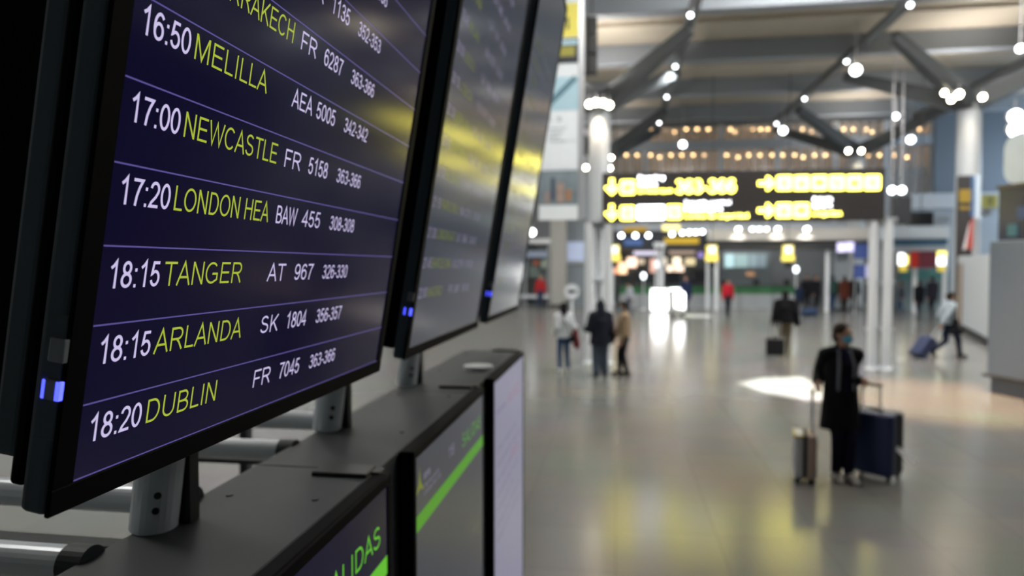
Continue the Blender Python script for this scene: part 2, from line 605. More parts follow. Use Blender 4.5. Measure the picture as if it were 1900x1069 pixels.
def spotlight(p, r, aim, label, group, lens=M_lens_w, lamp=None, rod=None):
    t = empty('spotlight', p, 0, label, 'lamp', group)
    q = Vector(aim).to_track_quat('Z', 'Y').to_matrix().to_4x4()
    bm = bmesh.new()
    add_lathe(bm, [(r * 0.55, -r * 1.7), (r * 0.95, -r * 1.3), (r * 1.12, 0), (r * 1.12, r * 0.1)], 16, q)
    bm_obj('housing', bm, M_housing, t, smooth=True)
    bm = bmesh.new()
    add_lathe(bm, [(r, 0.1 * r + 0.002), (r * 0.8, r * 0.28), (r * 0.3, r * 0.36)], 16, q)
    bm_obj('lens', bm, lens, t, smooth=True)
    bm = bmesh.new()
    add_tube(bm, (0, 0, r * 0.2), (0, 0, r * 2.6), r * 0.16, n=8)
    bm_obj('bracket', bm, M_housing, t)
    if rod:
        bm = bmesh.new()
        add_tube(bm, (0, 0, r), (0, 0, rod - p.z), 0.025, n=8)
        bm_obj('hanging_rod', bm, M_housing, t)
    if lamp:
        l = bpy.data.lights.new('spot_glow', 'SPOT')
        l.energy, l.color, l.spot_size, l.spot_blend, l.shadow_soft_size = lamp[0], lamp[1], lamp[2], 0.6, r
        o = bpy.data.objects.new('spot_glow', l)
        COL.objects.link(o)
        o.parent = t
        o.location = Vector(aim).normalized() * r * 0.8
        o.rotation_euler = Vector(lamp[3]).to_track_quat('-Z', 'Y').to_euler()
    return t


# on the longitudinal pipes (px, py, pipe X) - the depth follows from the pipe
def on_x(px, py, X):
    r = ray(px, py)
    return _C + r * (X / r.x)


PIPE_SPOTS = ((1281, 2, 0, 'first'), (1253, 109, 0, 'second'), (1237, 180, 0, 'third'), (1223, 228, 0, 'fourth'),
              (1689, -2, 1, 'first'), (1571, 98, 1, 'second'), (1493, 172, 1, 'third'), (1441, 221, 1, 'fourth'))
for px, py, k, nth in PIPE_SPOTS:
    p = on_x(px, py, PIPES[k] - 0.12)
    p.z = min(p.z, 11.0)
    spotlight(p, 0.085, (-0.15, -0.8, -0.75), '%s spotlight from the top of the photo along the %s dark roof pipe' % (nth, ('steep', 'slanting')[k]), 'spotlights along the roof pipes', M_lens_w, (900, (0.94, 0.97, 1.0), 1.9, (0, -0.05, -1)) if py > 50 else None)
for px, py, Y, r, lab in (
        (1588, 130, 29.3, 0.2, 'big white floodlight where two dark struts meet the slanting roof pipe'),
        (1453, 242, 41.0, 0.2, 'big white floodlight at the low end of the slanting roof pipe'),
        (1267, 268, 42.5, 0.2, 'tilted long floodlight before the gallery, over the first half of the big sign'),
        (1690, 259, 42.0, 0.2, 'tilted long floodlight near the end of the gallery lamps'),
        (1662, 216, 32.0, 0.12, 'white spotlight on the strut rising towards the tall column'),
        (1893, 90, 24.5, 0.12, 'white spotlight on the strut at the edge of the photo, beyond the tall column')):
    spotlight(at(px, py, Y), r, (-0.3, -0.9, -0.35), lab, 'floodlights on the roof struts', M_lens_w, None, CEIL)
# ring of warm lamps around each column head
for px, py, Y, r, lab in (
        (1094, 193, 27.2, 0.13, 'warm lamp at the glowing column head, beside the banner edge'),
        (1106, 190, 27.0, 0.13, 'warm lamp in the middle of the glowing column head'),
        (1119, 191, 27.0, 0.13, 'warm lamp on the outer half of the glowing column head'),
        (1130, 195, 27.2, 0.13, 'outermost warm lamp of the glowing column head'),
        (1087, 311, 40.4, 0.13, 'white lamp level with the top of the big sign, beside the banner'),
        (1131, 312, 40.4, 0.13, 'white lamp just above the corner of the big sign'),
        (1134, 292, 40.6, 0.12, 'white lamp above another lamp at the corner of the big sign'),
        (1752, 172, 29.0, 0.10, 'dim small lamp at the tall column head, first of four'),
        (1765, 184, 28.9, 0.12, 'white lamp low at the tall column head'),
        (1779, 175, 28.9, 0.14, 'warm lamp in front of the tall column head'),
        (1823, 180, 29.0, 0.12, 'lone white lamp on the far side of the tall column head'),
        (1574, 280, 40.6, 0.12, 'one of two lamps at the farther column head above the big sign, the inner one'),
        (1598, 280, 40.6, 0.12, 'one of two lamps at the farther column head above the big sign, the outer one')):
    spotlight(at(px, py, Y), r, (0, -0.9, -0.45), lab, 'lamps around the column heads', M_lens_y)
# light that these lamps throw down the shafts
for x0, y0, e in ((-0.74, 28.2, 1700), (13.7, 30.1, 90), (13.55, 42.0, 200)):
    l = bpy.data.lights.new('column_lamp', 'SPOT')
    l.energy, l.color, l.spot_size, l.spot_blend, l.shadow_soft_size = e, (1.0, 0.82, 0.58), 1.0, 0.8, 0.1
    o = bpy.data.objects.new('column_lamp', l)
    COL.objects.link(o)
    o.location = (x0 - 0.1, y0 - 1.1, 9.0)
    o.rotation_euler = Vector((0.0, 0.35, -1.0)).to_track_quat('-Z', 'Y').to_euler()

# wide lamps on the column heads that wash the roof
for x0, y0, e in ((-0.74, 28.2, 470), (13.95, 30.1, 430), (13.55, 42.0, 330), (-0.74, 42.0, 300)):
    for dy in (-0.9, 0.9):
        l = bpy.data.lights.new('roof_wash', 'SPOT')
        l.energy, l.color, l.spot_size, l.spot_blend, l.shadow_soft_size = e, (1.0, 0.93, 0.84), 2.7, 0.9, 0.15
        o = bpy.data.objects.new('roof_wash', l)
        COL.objects.link(o)
        o.location = (x0, y0 + dy, 9.3)
        o.rotation_euler = Vector((0.0, dy * 0.5, 1.0)).to_track_quat('-Z', 'Y').to_euler()

# gallery lamps: small warm downlights in two rows behind the glass
M_amber = light_mat('amber_lamp', (1.0, 0.62, 0.28), 15)


def gallery_lamp(px, py, i, row):
    Y = YB + 1.2
    p = at(px, py, Y)
    t = empty('gallery_lamp', p, 0, 'small amber lamp in the %s row behind the gallery glazing' % row, 'lamp', 'amber lamps in the %s gallery row' % row)
    bm = bmesh.new()
    add_lathe(bm, [(0.06, 0.22), (0.13, 0.12), (0.14, 0.0), (0.13, -0.02)][::-1], 12)
    bm_obj('shade', bm, M_housing, t, smooth=True)
    bm = bmesh.new()
    bmesh.ops.create_icosphere(bm, subdivisions=2, radius=0.10)
    bm_obj('bulb', bm, M_amber, t, loc=(0, -0.06, -0.03), smooth=True)


for i, px in enumerate((1142, 1210, 1252, 1273, 1293, 1314, 1355, 1362, 1398, 1411, 1424, 1488, 1505, 1523, 1565, 1583, 1606, 1618, 1668, 1684, 1692, 1706)):
    gallery_lamp(px, 239 + (5 if i % 5 == 2 else 0), i, 'upper')
for i, px in enumerate((1162, 1182, 1207, 1224, 1245, 1265, 1286, 1306, 1348, 1369, 1389, 1410, 1432, 1452, 1474, 1490, 1511, 1531, 1610, 1631, 1660, 1682)):
    gallery_lamp(px, 287 + (4 if i % 6 == 3 else 0), i, 'lower')
for z in (8.2, 11.2):
    for x_ in (3, 9, 15):
        l = bpy.data.lights.new('gallery_glow', 'POINT')
        l.energy, l.color, l.shadow_soft_size = 36, (1.0, 0.74, 0.48), 0.3
        o = bpy.data.objects.new('gallery_glow', l)
        COL.objects.link(o)
        o.location = (x_, YB + 2.2, z)


# ================================================================== THE DISPLAY BANK (metres = measured units x K)
K = 0.70
TAU = math.atan(0.165)
M_casing = mat('monitor_casing', (0.055, 0.078, 0.105), 0.5, bump=0.03, scale=220)
M_bezel = mat('monitor_bezel', (0.003, 0.003, 0.004), 0.6, spec=0.05)
M_hood = mat('hood_sheet_metal', (0.036, 0.044, 0.047), 0.55, vary=0.18, scale=9, bump=0.04)
M_tube = mat('brushed_tube', (0.80, 0.86, 0.92), 0.30, metal=0.1)
M_led = light_mat('blue_led', (0.05, 0.07, 1.0), 2.4)
M_clear = mat('smoked_plastic', (0.22, 0.25, 0.29), 0.15, coat=0.5)


def screen_mat(name, base, emit, es, rough):
    return mat(name, base, rough, emit=emit, es=es, vary=0, spec=0.12)


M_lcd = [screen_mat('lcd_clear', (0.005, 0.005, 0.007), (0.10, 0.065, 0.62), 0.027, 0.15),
         screen_mat('lcd_painted_haze', (0.006, 0.006, 0.008), (0.42, 0.49, 0.68), 0.085, 0.15),  # grey-blue haze of the oblique view painted in as emission
         screen_mat('lcd_heavy_painted_haze', (0.006, 0.006, 0.008), (0.48, 0.58, 0.72), 0.105, 0.15)]  # same panel with more of the haze put into its emission
M_wht = [screen_mat('lcd_white_%s' % n, (0.02, 0.02, 0.02), (0.62, 0.55, 0.84), e, 0.25) for n, e in (('clear', 0.95), ('veiled', 0.30), ('pale', 0.16))]  # veiled and pale copies: oblique-view dimming put into the emission
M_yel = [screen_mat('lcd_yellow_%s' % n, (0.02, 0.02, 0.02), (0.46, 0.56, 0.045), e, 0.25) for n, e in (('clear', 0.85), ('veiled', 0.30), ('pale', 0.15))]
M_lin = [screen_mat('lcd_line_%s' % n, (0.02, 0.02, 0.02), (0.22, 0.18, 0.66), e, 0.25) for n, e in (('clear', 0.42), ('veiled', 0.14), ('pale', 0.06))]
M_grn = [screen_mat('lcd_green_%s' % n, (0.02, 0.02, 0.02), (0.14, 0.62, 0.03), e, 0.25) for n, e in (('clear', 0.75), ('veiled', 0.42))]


def frame_empty(name, s0, z0, a, tau, label, cat, group):
    """origin at the lower near corner of the front face; local x runs down the hall, y into the case, z up the face"""
    t = empty(name, (0, 0, 0), 0, label, cat, group)
    U = Vector((math.sin(tau), 0, math.cos(tau)))
    X = Vector((0, 1, 0))
    Yv = U.cross(X)
    o = Vector((-a * K, s0 * K, CAM_H)) + U * (z0 * K)
    t.matrix_world = Matrix(((X.x, Yv.x, U.x, o.x), (X.y, Yv.y, U.y, o.y), (X.z, Yv.z, U.z, o.z), (0, 0, 0, 1)))
    return t


S = Matrix.Scale(K, 4)
SW, SH, ST, BZ = 1.2, 2.13, 0.045, 0.036


def bezel_mesh(bm, w_, h_, b_, y0, y1, M):
    for lo, hi in (((0, y0, 0), (w_, y1, b_)), ((0, y0, h_ - b_), (w_, y1, h_)), ((0, y0, b_), (b_, y1, h_ - b_)), ((w_ - b_, y0, b_), (w_, y1, h_ - b_))):
        add_box(bm, lo, hi, 0.002, 1, M)


def flight_rows(rows):
    """rows: (baseline from the lower edge, time, destination, code, number, gates)"""
    T, D, C, G = [], [], [], []
    for z, tm, ds, cd_, nb, gt in rows:
        T.append((tm, 0.052, 0.155, z, 0.0365))
        D.append((ds, 0.161, {'MELILLA': 0.369, 'NEWCASTLE': 0.436, 'LONDON HEA': 0.434, 'TANGER': 0.372, 'ARLANDA': 0.396, 'DUBLIN': 0.345, 'MARRAKECH': 0.436}.get(ds, min(0.161 + 0.0345 * len(ds), 0.436)), z, 0.0365))
        C.append((cd_, 0.460, 0.530 if len(cd_) < 3 else 0.545, z, 0.034))
        C.append((nb, 0.562 if len(nb) > 3 else 0.567, 0.655, z, 0.034))
        G.append((gt, 0.703, 0.845, z, 0.032))
    return T, D, C, G


def departure_screen(s0, q, rows, lines, label):
    t = frame_empty('departure_screen', s0, -0.32, 0.645, TAU, label, 'screen', 'departure screens in the upper row')
    box('casing', (0, 0.006, 0), (SW, ST, SH), M_casing, t, 0.010, 3, S)
    box('back_cover', (0.004, ST, 0.03), (SW - 0.004, 0.066 if q == 0 else 0.16, SH - 0.03), M_bezel, t, 0.006, 2, S)
    bm = bmesh.new()
    bezel_mesh(bm, SW, SH, BZ, 0.0, 0.0075, S)
    bm_obj('bezel', bm, M_bezel, t)
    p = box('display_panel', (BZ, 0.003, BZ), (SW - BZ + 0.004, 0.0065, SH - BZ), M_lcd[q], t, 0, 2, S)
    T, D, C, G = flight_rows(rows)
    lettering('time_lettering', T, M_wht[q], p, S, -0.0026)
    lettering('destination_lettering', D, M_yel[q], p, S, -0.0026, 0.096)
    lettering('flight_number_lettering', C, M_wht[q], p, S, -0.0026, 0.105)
    lettering('gate_lettering', G, M_wht[q], p, S, -0.0026, 0.10)  # thinner strokes stand in for dimming at an oblique view
    for z in lines:
        bm = bmesh.new()
        flat_quad(bm, S, BZ + 0.002, z - 0.0011, SW - BZ, z + 0.0011, -0.0027)
        bm_obj('row_line', bm, M_lin[q], p)
    # fittings on the near edge
    sc_ = box('side_cover', (-0.0012, 0.006, 0.10), (0.004, 0.034, 0.255), M_casing, t, 0.001, 1, S)
    box('sensor_window', (-0.007, 0.001, 0.198), (0.002, 0.022, 0.228), M_clear, sc_, 0.0015, 2, S)
    bt = box('button', (-0.006, 0.003, 0.150), (0.002, 0.025, 0.176), M_clear, t, 0.0015, 2, S)
    for y0, y1 in ((0.0005, 0.0075), (0.0215, 0.0265)):
        box('status_light', (-0.0068, y0, 0.151), (0.001, y1, 0.175), M_led, bt, 0.001, 1, S)
    return t


b0 = 0.32
rows1 = [(b0 + z, *r) for z, r in zip(
    (0.725, 0.620, 0.511, 0.406, 0.299, 0.187, 0.080, -0.031, -0.132, -0.237),
    (('16:25', 'BRISTOL', 'FR', '7512', '363-366'), ('16:30', 'DUSSELDORF', 'EW', '9539', '363-366'), ('16:40', 'BRUSELAS', 'FR', '1135', '352-353'),
     ('16:45', 'MARRAKECH', 'FR', '6287', '363-366'), ('16:50', 'MELILLA', 'AEA', '5005', '342-342'), ('17:00', 'NEWCASTLE', 'FR', '5158', '363-366'),
     ('17:20', 'LONDON HEA', 'BAW', '455', '308-308'), ('18:15', 'TANGER', 'AT', '967', '326-330'), ('18:15', 'ARLANDA', 'SK', '1804', '356-357'),
     ('18:20', 'DUBLIN', 'FR', '7045', '363-366')))]
LINES = [b0 + z for z in (0.765, 0.660, 0.555, 0.450, 0.345, 0.240, 0.132, 0.025, -0.079, -0.183)]
departure_screen(0.74, 0, rows1, LINES + [b0 - 0.283], 'sharp dark blue departure screen listing flights from 16:50 to 18:20')
PL = ('MADRID', 'BARCELONA', 'LONDON GAT', 'PARIS ORLY', 'BILBAO', 'ZURICH', 'BERLIN', 'LISBOA', 'LEEDS', 'MILAN', 'ROMA', 'OSLO', 'GENEVE', 'VIENA', 'PRAGA', 'AMSTERDAM')
FC = (('FR', '2491'), ('VLG', '2119'), ('UX', '5046'), ('BAW', '2713'), ('LH', '1147'), ('IBE', '3883'))


def more_rows(h0, k0, n, zbase):
    out = []
    for i in range(n):
        tmin = h0 * 60 - i * 15
        f = FC[(i + k0) % len(FC)]
        out.append((b0 + zbase + 0.105 * i, '%02d:%02d' % (tmin // 60, tmin % 60), PL[(i + k0) % len(PL)], f[0], f[1], '%d-%d' % (310 + 7 * i, 313 + 7 * i)))
    return out


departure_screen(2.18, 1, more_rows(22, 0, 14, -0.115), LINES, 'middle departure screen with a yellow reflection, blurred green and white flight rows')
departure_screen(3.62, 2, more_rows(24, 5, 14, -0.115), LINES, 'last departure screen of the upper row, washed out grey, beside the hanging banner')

# the display mounted back to back behind the sharp screen
t = frame_empty('rear_display', 0.755, -0.262, 0.645, TAU, 'dark display housing behind the sharp departure screen, seen edge-on at the photo margin', 'screen housing', None)
box('casing', (0, 0.070, 0), (SW, 0.108, SH - 0.1), M_casing, t, 0.008, 2, S)
box('back_cover', (0.03, 0.108, 0.02), (SW - 0.03, 0.30, SH - 0.12), M_bezel, t, 0.01, 2, S)
for z in (0.5, 1.4):
    box('spacer', (0.25, 0.064, z), (SW - 0.25, 0.070, z + 0.12), M_bezel, t, 0.003, 1, S)

# lower row: cabinets that stand on the floor, each with its own screen
ZL = -0.607
CAB_Z = CAM_H / K + ZL          # cabinet height in units
LH = CAB_Z - 0.10


def cabinet(s0, lid0, lid1, q, label):
    t = frame_empty('display_cabinet', s0, ZL - CAB_Z, 0.65, 0.0, label, 'display cabinet', 'display cabinets in the lower row')
    h = CAB_Z
    box('housing', (lid0 - s0 + 0.012, 0.055, 0), (lid1 - s0 - 0.012, 0.425, h - 0.014), M_hood, t, 0.006, 2, S)
    box('lid', (lid0 - s0 + 0.002, 0.050, h - 0.014), (lid1 - s0 - 0.002, 0.435, h), M_hood, t, 0.005, 2, S)
    for x_, y_ in ((0.25, 0.12), (0.25, 0.36), (0.95, 0.12), (0.95, 0.36)):
        tube('lid_screw', (x_ * K, y_ * K, h * K), (x_ * K, y_ * K, (h + 0.003) * K), 0.009 * K, M_black, t, n=10)
    bm = bmesh.new()
    add_box(bm, (SW - 0.06, 0.055, h - 0.004), (SW + 0.03, 0.22, h + 0.012), 0.003, 1, S)
    add_box(bm, (SW - 0.02, 0.03, h - 0.03), (SW + 0.03, 0.09, h + 0.006), 0.003, 1, S)
    bm_obj('lid_bracket', bm, M_black, t)
    z0 = h - LH
    Mz = S @ Matrix.Translation((0, 0, z0))
    box('monitor_case', (0, 0.006, 0), (SW, 0.054, LH), M_bezel, t, 0.008, 2, Mz)
    bm = bmesh.new()
    bezel_mesh(bm, SW, LH, 0.03, 0.0, 0.008, Mz)
    bm_obj('bezel', bm, M_bezel, t)
    return t, Mz


LZ = LH  # top of the monitor in its own frame; header heights are measured from the top edge


def salidas(s0, lid0, lid1, q, label):
    t, Mz = cabinet(s0, lid0, lid1, q, label)
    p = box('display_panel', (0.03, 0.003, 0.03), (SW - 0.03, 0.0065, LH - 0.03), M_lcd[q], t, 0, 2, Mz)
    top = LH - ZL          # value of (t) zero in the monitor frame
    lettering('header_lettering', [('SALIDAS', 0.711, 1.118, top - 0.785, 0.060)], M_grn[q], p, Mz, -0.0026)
    bm = bmesh.new()
    flat_quad(bm, Mz, 0.032, top - 0.890, SW - 0.032, top - 0.836, -0.0026)
    bm_obj('header_bar', bm, M_grn[q], p)
    bm = bmesh.new()
    c = Vector((0.075, 0, top - 0.738))
    pts = []
    for i in range(6):
        a = math.radians(90 + 60 * i)
        r = 0.060 if i % 2 == 0 else 0.014
        pts.append(bm.verts.new(Mz @ Vector((c.x + r * math.cos(a), 0.0026, c.z + r * math.sin(a)))))
    bm.faces.new(pts)
    bm_obj('star_logo', bm, M_yel[q], p)
    lettering('logo_lettering', [('aena', 0.125, 0.205, top - 0.737, 0.030), ('Aeropuerto', 0.125, 0.33, top - 0.768, 0.017), ('Costa del Sol', 0.125, 0.36, top - 0.793, 0.017)], M_wht[q], p, Mz, -0.0026)
    lettering('clock_lettering', [('16', 0.47, 0.57, top - 0.765, 0.045)], M_wht[q], p, Mz, -0.0026)


salidas(0.70, 0.55, 1.92, 0, 'nearest lower cabinet, screen headed SALIDAS cut by the photo bottom'.replace('nearest ', 'big '))
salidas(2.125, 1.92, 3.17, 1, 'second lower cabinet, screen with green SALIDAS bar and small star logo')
t, Mz = cabinet(3.575, 3.17, 4.80, 2, 'third lower cabinet with a pale lilac white notice screen')
p = box('display_panel', (0.022, 0.003, 0.03), (SW - 0.012, 0.0065, LH - 0.022), screen_mat('lcd_notice', (0.25, 0.25, 0.28), (0.46, 0.46, 0.68), 0.36, 0.3), t, 0, 2, Mz)
top = LH - ZL
lettering('pink_lettering', [('AVISO', 0.50, 1.0, top - 0.85, 0.07), ('ATENCION', 0.62, 0.92, top - 1.22, 0.05)], screen_mat('lcd_pink', (0.05, 0.02, 0.02), (0.62, 0.28, 0.42), 0.5, 0.3), p, Mz, -0.0026)
lettering('notice_lettering', [('Informacion al pasajero', 0.1, 0.42, top - 0.83, 0.03)] +
          [(s_, 0.12, 0.12 + 0.9 * f_, top - 1.05 - 0.085 * i, 0.035) for i, (s_, f_) in enumerate((('Use mascarilla', 0.8), ('Mantenga la distancia', 1.0), ('de seguridad', 0.6), ('Lavese las manos', 0.9), ('Mascarilla', 0.7), ('Keep your distance', 0.95), ('Wash your hands', 0.9)))],
          screen_mat('lcd_grey', (0.05, 0.05, 0.06), (0.30, 0.30, 0.46), 0.4, 0.3), p, Mz, -0.0026)
tag(tube('lens_cap', (-0.80 * K, 3.90 * K, CAM_H + ZL * K), (-0.80 * K, 3.90 * K, CAM_H + (ZL + 0.022) * K), 0.085 * K, M_white, n=24),
    'round pale disc lying on top of the third cabinet', 'disc')
bpy.data.objects['lens_cap'].name = 'round_disc'

# tubular mounting frame between the cabinets and the upper screens
t = empty('mounting_frame', (-1.0 * K, 1.59 * K, CAM_H + ZL * K), 0, 'silver tubular frame holding up the departure screens above the cabinets', 'frame')
off = Vector(t.location)


def L(x, y, z):
    return Vector((x * K, y * K, CAM_H + z * K)) - off


for y_ in (1.42, 2.375, 3.34):
    o = tube('post', L(-1.06, y_, ZL), L(-1.06 + 0.3, y_, 1.7), 0.052 * K, M_tube, t, n=24)
    bm = bmesh.new()
    add_box(bm, L(-1.02, y_ + 0.035, ZL), L(-0.99, y_ + 0.07, 0.2))
    bm_obj('post_bracket', bm, M_black, t)
    for z in (0.055, 0.09):
        bm = bmesh.new()
        d_ = Vector((0.55, -0.83, 0))
        c = L(-1.06, y_, ZL + z) + d_ * 0.048 * K + Vector((0.165 * z * K, 0, 0))
        add_tube(bm, c, c + d_ * 0.006 * K, 0.008 * K, n=10)
        bm_obj('bolt', bm, M_black, o)
for y_, z_ in ((1.25, -0.622), (1.60, -0.612), (2.16, -0.632), (2.55, -0.62)):
    o = tube('cross_tube', L(-1.085, y_, z_), L(-2.6, y_, z_), 0.036 * K, M_tube, t, n=24)
    tube('tube_end_cap', L(-1.075, y_, z_), L(-1.13, y_, z_), 0.040 * K, M_hood, o, n=24)
for y_ in (1.42, 2.3):
    box('cross_bar', L(-2.6, y_, -0.73), L(-1.085, y_ + 0.05, -0.66), M_hood, t, 0.003)
box('rear_rail', L(-2.66, 0.5, -0.75), L(-2.58, 4.6, -0.60), M_hood, t, 0.004)
for y_ in (0.6, 4.5):
    box('rail_leg', L(-2.65, y_ - 0.04, -CAM_H / K), L(-2.59, y_ + 0.04, -0.75), M_hood, t, 0.003)


# ================================================================== HALL FURNITURE AND SIGNS
M_sign = mat('sign_panel', (0.042, 0.038, 0.039), 0.55)
M_signY = light_mat('sign_yellow', (1.0, 0.87, 0.07), 7.5)
M_signW = light_mat('sign_white', (0.92, 0.93, 1.0), 6.0)
M_pole = mat('pole_white', (0.80, 0.84, 0.88), 0.4)
M_dark = mat('dark_navy_panel', (0.018, 0.022, 0.035), 0.5)
M_charcoal = mat('charcoal_panel', (0.035, 0.037, 0.042), 0.6)


def pbox(name, px0, py0, px1, py1, Y, depth, material, parent=None, bevel=0.0, z0=None, z1=None):
    """a box whose front face fills a photo rectangle at hall depth Y"""
    a, b = at(px0, py1, Y), at(px1, py0, Y)
    lo = Vector((a.x, Y, a.z if z0 is None else z0))
    hi = Vector((b.x, Y + depth, b.z if z1 is None else z1))
    if parent is not None:
        off_ = Vector(parent.location)
        lo, hi = lo - off_, hi - off_
    return box(name, lo, hi, material, parent, bevel)


# ---- the big black wayfinding sign on its two clusters of white poles
sa, sb = at(1117, 413, 17.0), at(1642, 411, 17.0)
SWID = (sb - sa).length
t = empty('wayfinding_sign', (sa.x, sa.y, 0), 0.0, 'wide black wayfinding sign with glowing yellow arrows and pictograms, on white poles', 'sign')
z0, z1 = at(1117, 413, 17.0).z, at(1117, 321, 17.0).z
SHT = z1 - z0
box('sign_panel', (0, 0, z0), (SWID, 0.28, z1), M_sign, t, 0.02)
px2m = SWID / 526.0


def sx_(px):
    return (px - 1117) * px2m


def sz_(py, px=1380):
    return z1 - (py - (321 - 6.5 * (px - 1117) / 526.0)) * SHT / 93.0


def sign_arrow(cx, cz, s, ang, name='arrow'):
    pts = [(-.5, -.13), (-.02, -.13), (-.02, -.42), (.10, -.42), (.5, -.03), (.5, .03), (.10, .42), (-.02, .42), (-.02, .13), (-.5, .13)]
    c_, s_ = math.cos(ang), math.sin(ang)
    prism(name, [(cx + s * (x * c_ - z * s_), cz + s * (x * s_ + z * c_)) for x, z in pts], -0.02, 0.001, M_signY, t)


def pictogram(cx, cz, s, k):
    p = prism('pictogram', rrect(cx - s / 2, cz - s / 2, cx + s / 2, cz + s / 2, s * 0.12), -0.02, 0.001, M_signY, t)
    bm = bmesh.new()
    y0, y1 = -0.023, -0.019

    def bar(ax_, az, bx, bz):
        add_box(bm, (cx + ax_ * s * 0.75, y0, cz + az * s * 0.75), (cx + bx * s * 0.75, y1, cz + bz * s * 0.75))

    if k == 0:      # suitcase
        bar(-.28, -.26, .28, .10)
        bar(-.12, .10, -.07, .2), bar(.07, .10, .12, .2), bar(-.12, .2, .12, .24)
    elif k == 1:    # person
        bar(-.07, .16, .07, .30), bar(-.14, -.05, .14, .12), bar(-.10, -.32, -.03, -.05), bar(.03, -.32, .10, -.05)
    elif k == 2:    # cup
        bar(-.2, -.2, .12, .1), bar(.12, -.1, .22, -.05), bar(.17, -.1, .22, .06), bar(-.26, -.28, .2, -.23)
    elif k == 3:    # bus
        bar(-.3, -.16, .3, .22), bar(-.2, -.26, -.1, -.16), bar(.1, -.26, .2, -.16)
    else:           # ticket and key cards
        bar(-.26, .02, .02, .2), bar(-.02, -.22, .26, -.04)
    bm_obj('pictogram_symbol', bm, M_sign, p)
    return p


ps = 28 * px2m
sign_arrow(sx_(1136), sz_(347, 1136), 32 * px2m, -math.pi / 2)
sign_arrow(sx_(1136), sz_(395, 1136), 32 * px2m, -math.pi / 2)
pictogram(sx_(1167), sz_(348, 1167), ps, 0)
pictogram(sx_(1167), sz_(396, 1167), ps, 1)
prism('white_plate', rrect(sx_(1186), sz_(395, 1213) - 14 * px2m, sx_(1239), sz_(395, 1213) + 14 * px2m, 0.04), -0.02, 0.001, M_signW, t)
pictogram(sx_(1257), sz_(394, 1257), ps, 4)
sign_arrow(sx_(1430), sz_(342, 1430), 32 * px2m, 0)
sign_arrow(sx_(1430), sz_(391, 1430), 32 * px2m, 0)
for i in range(6):
    pictogram(sx_(1462 + 31.5 * i), sz_(341.5, 1462 + 31.5 * i), ps, (i + 1) % 5)
for i in range(2):
    pictogram(sx_(1462 + 31.5 * i), sz_(391, 1462 + 31.5 * i), ps, (i + 2) % 5)
I4 = Matrix.Identity(4)
u = px2m
lettering('white_lettering', [('Boarding', sx_(1187), sx_(1238), sz_(334, 1210), 8 * u), ('Gates', sx_(1187), sx_(1224), sz_(346, 1210), 8 * u),
                              ('Security control', sx_(1276), sx_(1364), sz_(380.5, 1310), 8 * u), ('Passengers', sx_(1276), sx_(1348), sz_(392, 1310), 8 * u),
                              ('Arrivals', sx_(1513), sx_(1549), sz_(374, 1530), 8 * u), ('Exit', sx_(1513), sx_(1549), sz_(386, 1530), 8 * u)], M_signW, t, I4, 0.012, 0.2)
lettering('yellow_lettering', [('Embarque', sx_(1187), sx_(1254), sz_(358.5, 1210), 9 * u), ('363-366', sx_(1259), sx_(1373), sz_(359, 1320), 26 * u),
                               ('Control de seguridad', sx_(1276), sx_(1397), sz_(405, 1340), 9 * u), ('Llegadas', sx_(1513), sx_(1566), sz_(400, 1540), 9 * u)], M_signY, t, I4, 0.012, 0.2)
for px_l in ((1092, 1110, 1128), (1623, 1636, 1650, 1661)):
    for i, px in enumerate(px_l):
        x_ = at(px, 500, 17.0).x - sa.x
        dy = 0.42 if i % 2 else 0.12
        tube('pole', (x_, dy, 0), (x_, dy, z0 + (0.0 if px < 1400 else -0.02)), 0.10, M_pole, t, n=16)
        bm = bmesh.new()
        add_lathe(bm, [(0.14, 0), (0.14, 0.02), (0.09, 0.06)], 16)
        bm_obj('pole_foot', bm, M_pole, t, loc=(x_, dy, 0))
    xa, xb = at(px_l[0], 500, 17.0).x - sa.x, at(px_l[-1], 500, 17.0).x - sa.x
    for z_ in (0.9, 2.0, z0 - 0.12):
        box('pole_clamp', (xa - 0.08, 0.18, z_), (xb + 0.08, 0.36, z_ + 0.07), M_frame, t, 0.01)
box('pole_head', (at(1088, 500, 17.0).x - sa.x, 0.05, z0 - 0.03), (at(1134, 500, 17.0).x - sa.x, 0.55, z0 + 0.06), M_frame, t, 0.01)
box('pole_head', (at(1618, 500, 17.0).x - sa.x, 0.05, z0 - 0.06), (at(1666, 500, 17.0).x - sa.x, 0.55, z0 + 0.06), M_frame, t, 0.01)

# ---- hanging info banner beside the screens
YT = 19.0
ba, bb = at(1000, 408, YT), at(1084, 0, YT)
t = empty('hanging_banner', (ba.x, YT, ba.z), 0, 'tall pale banner with a yellow head, hanging beside the last departure screen', 'banner')
hz = CEIL - ba.z
wv = bb.x - ba.x


def bz_(py):
    return at(1040, py, YT).z - ba.z


def bx_(px):
    return at(px, 300, YT).x - ba.x


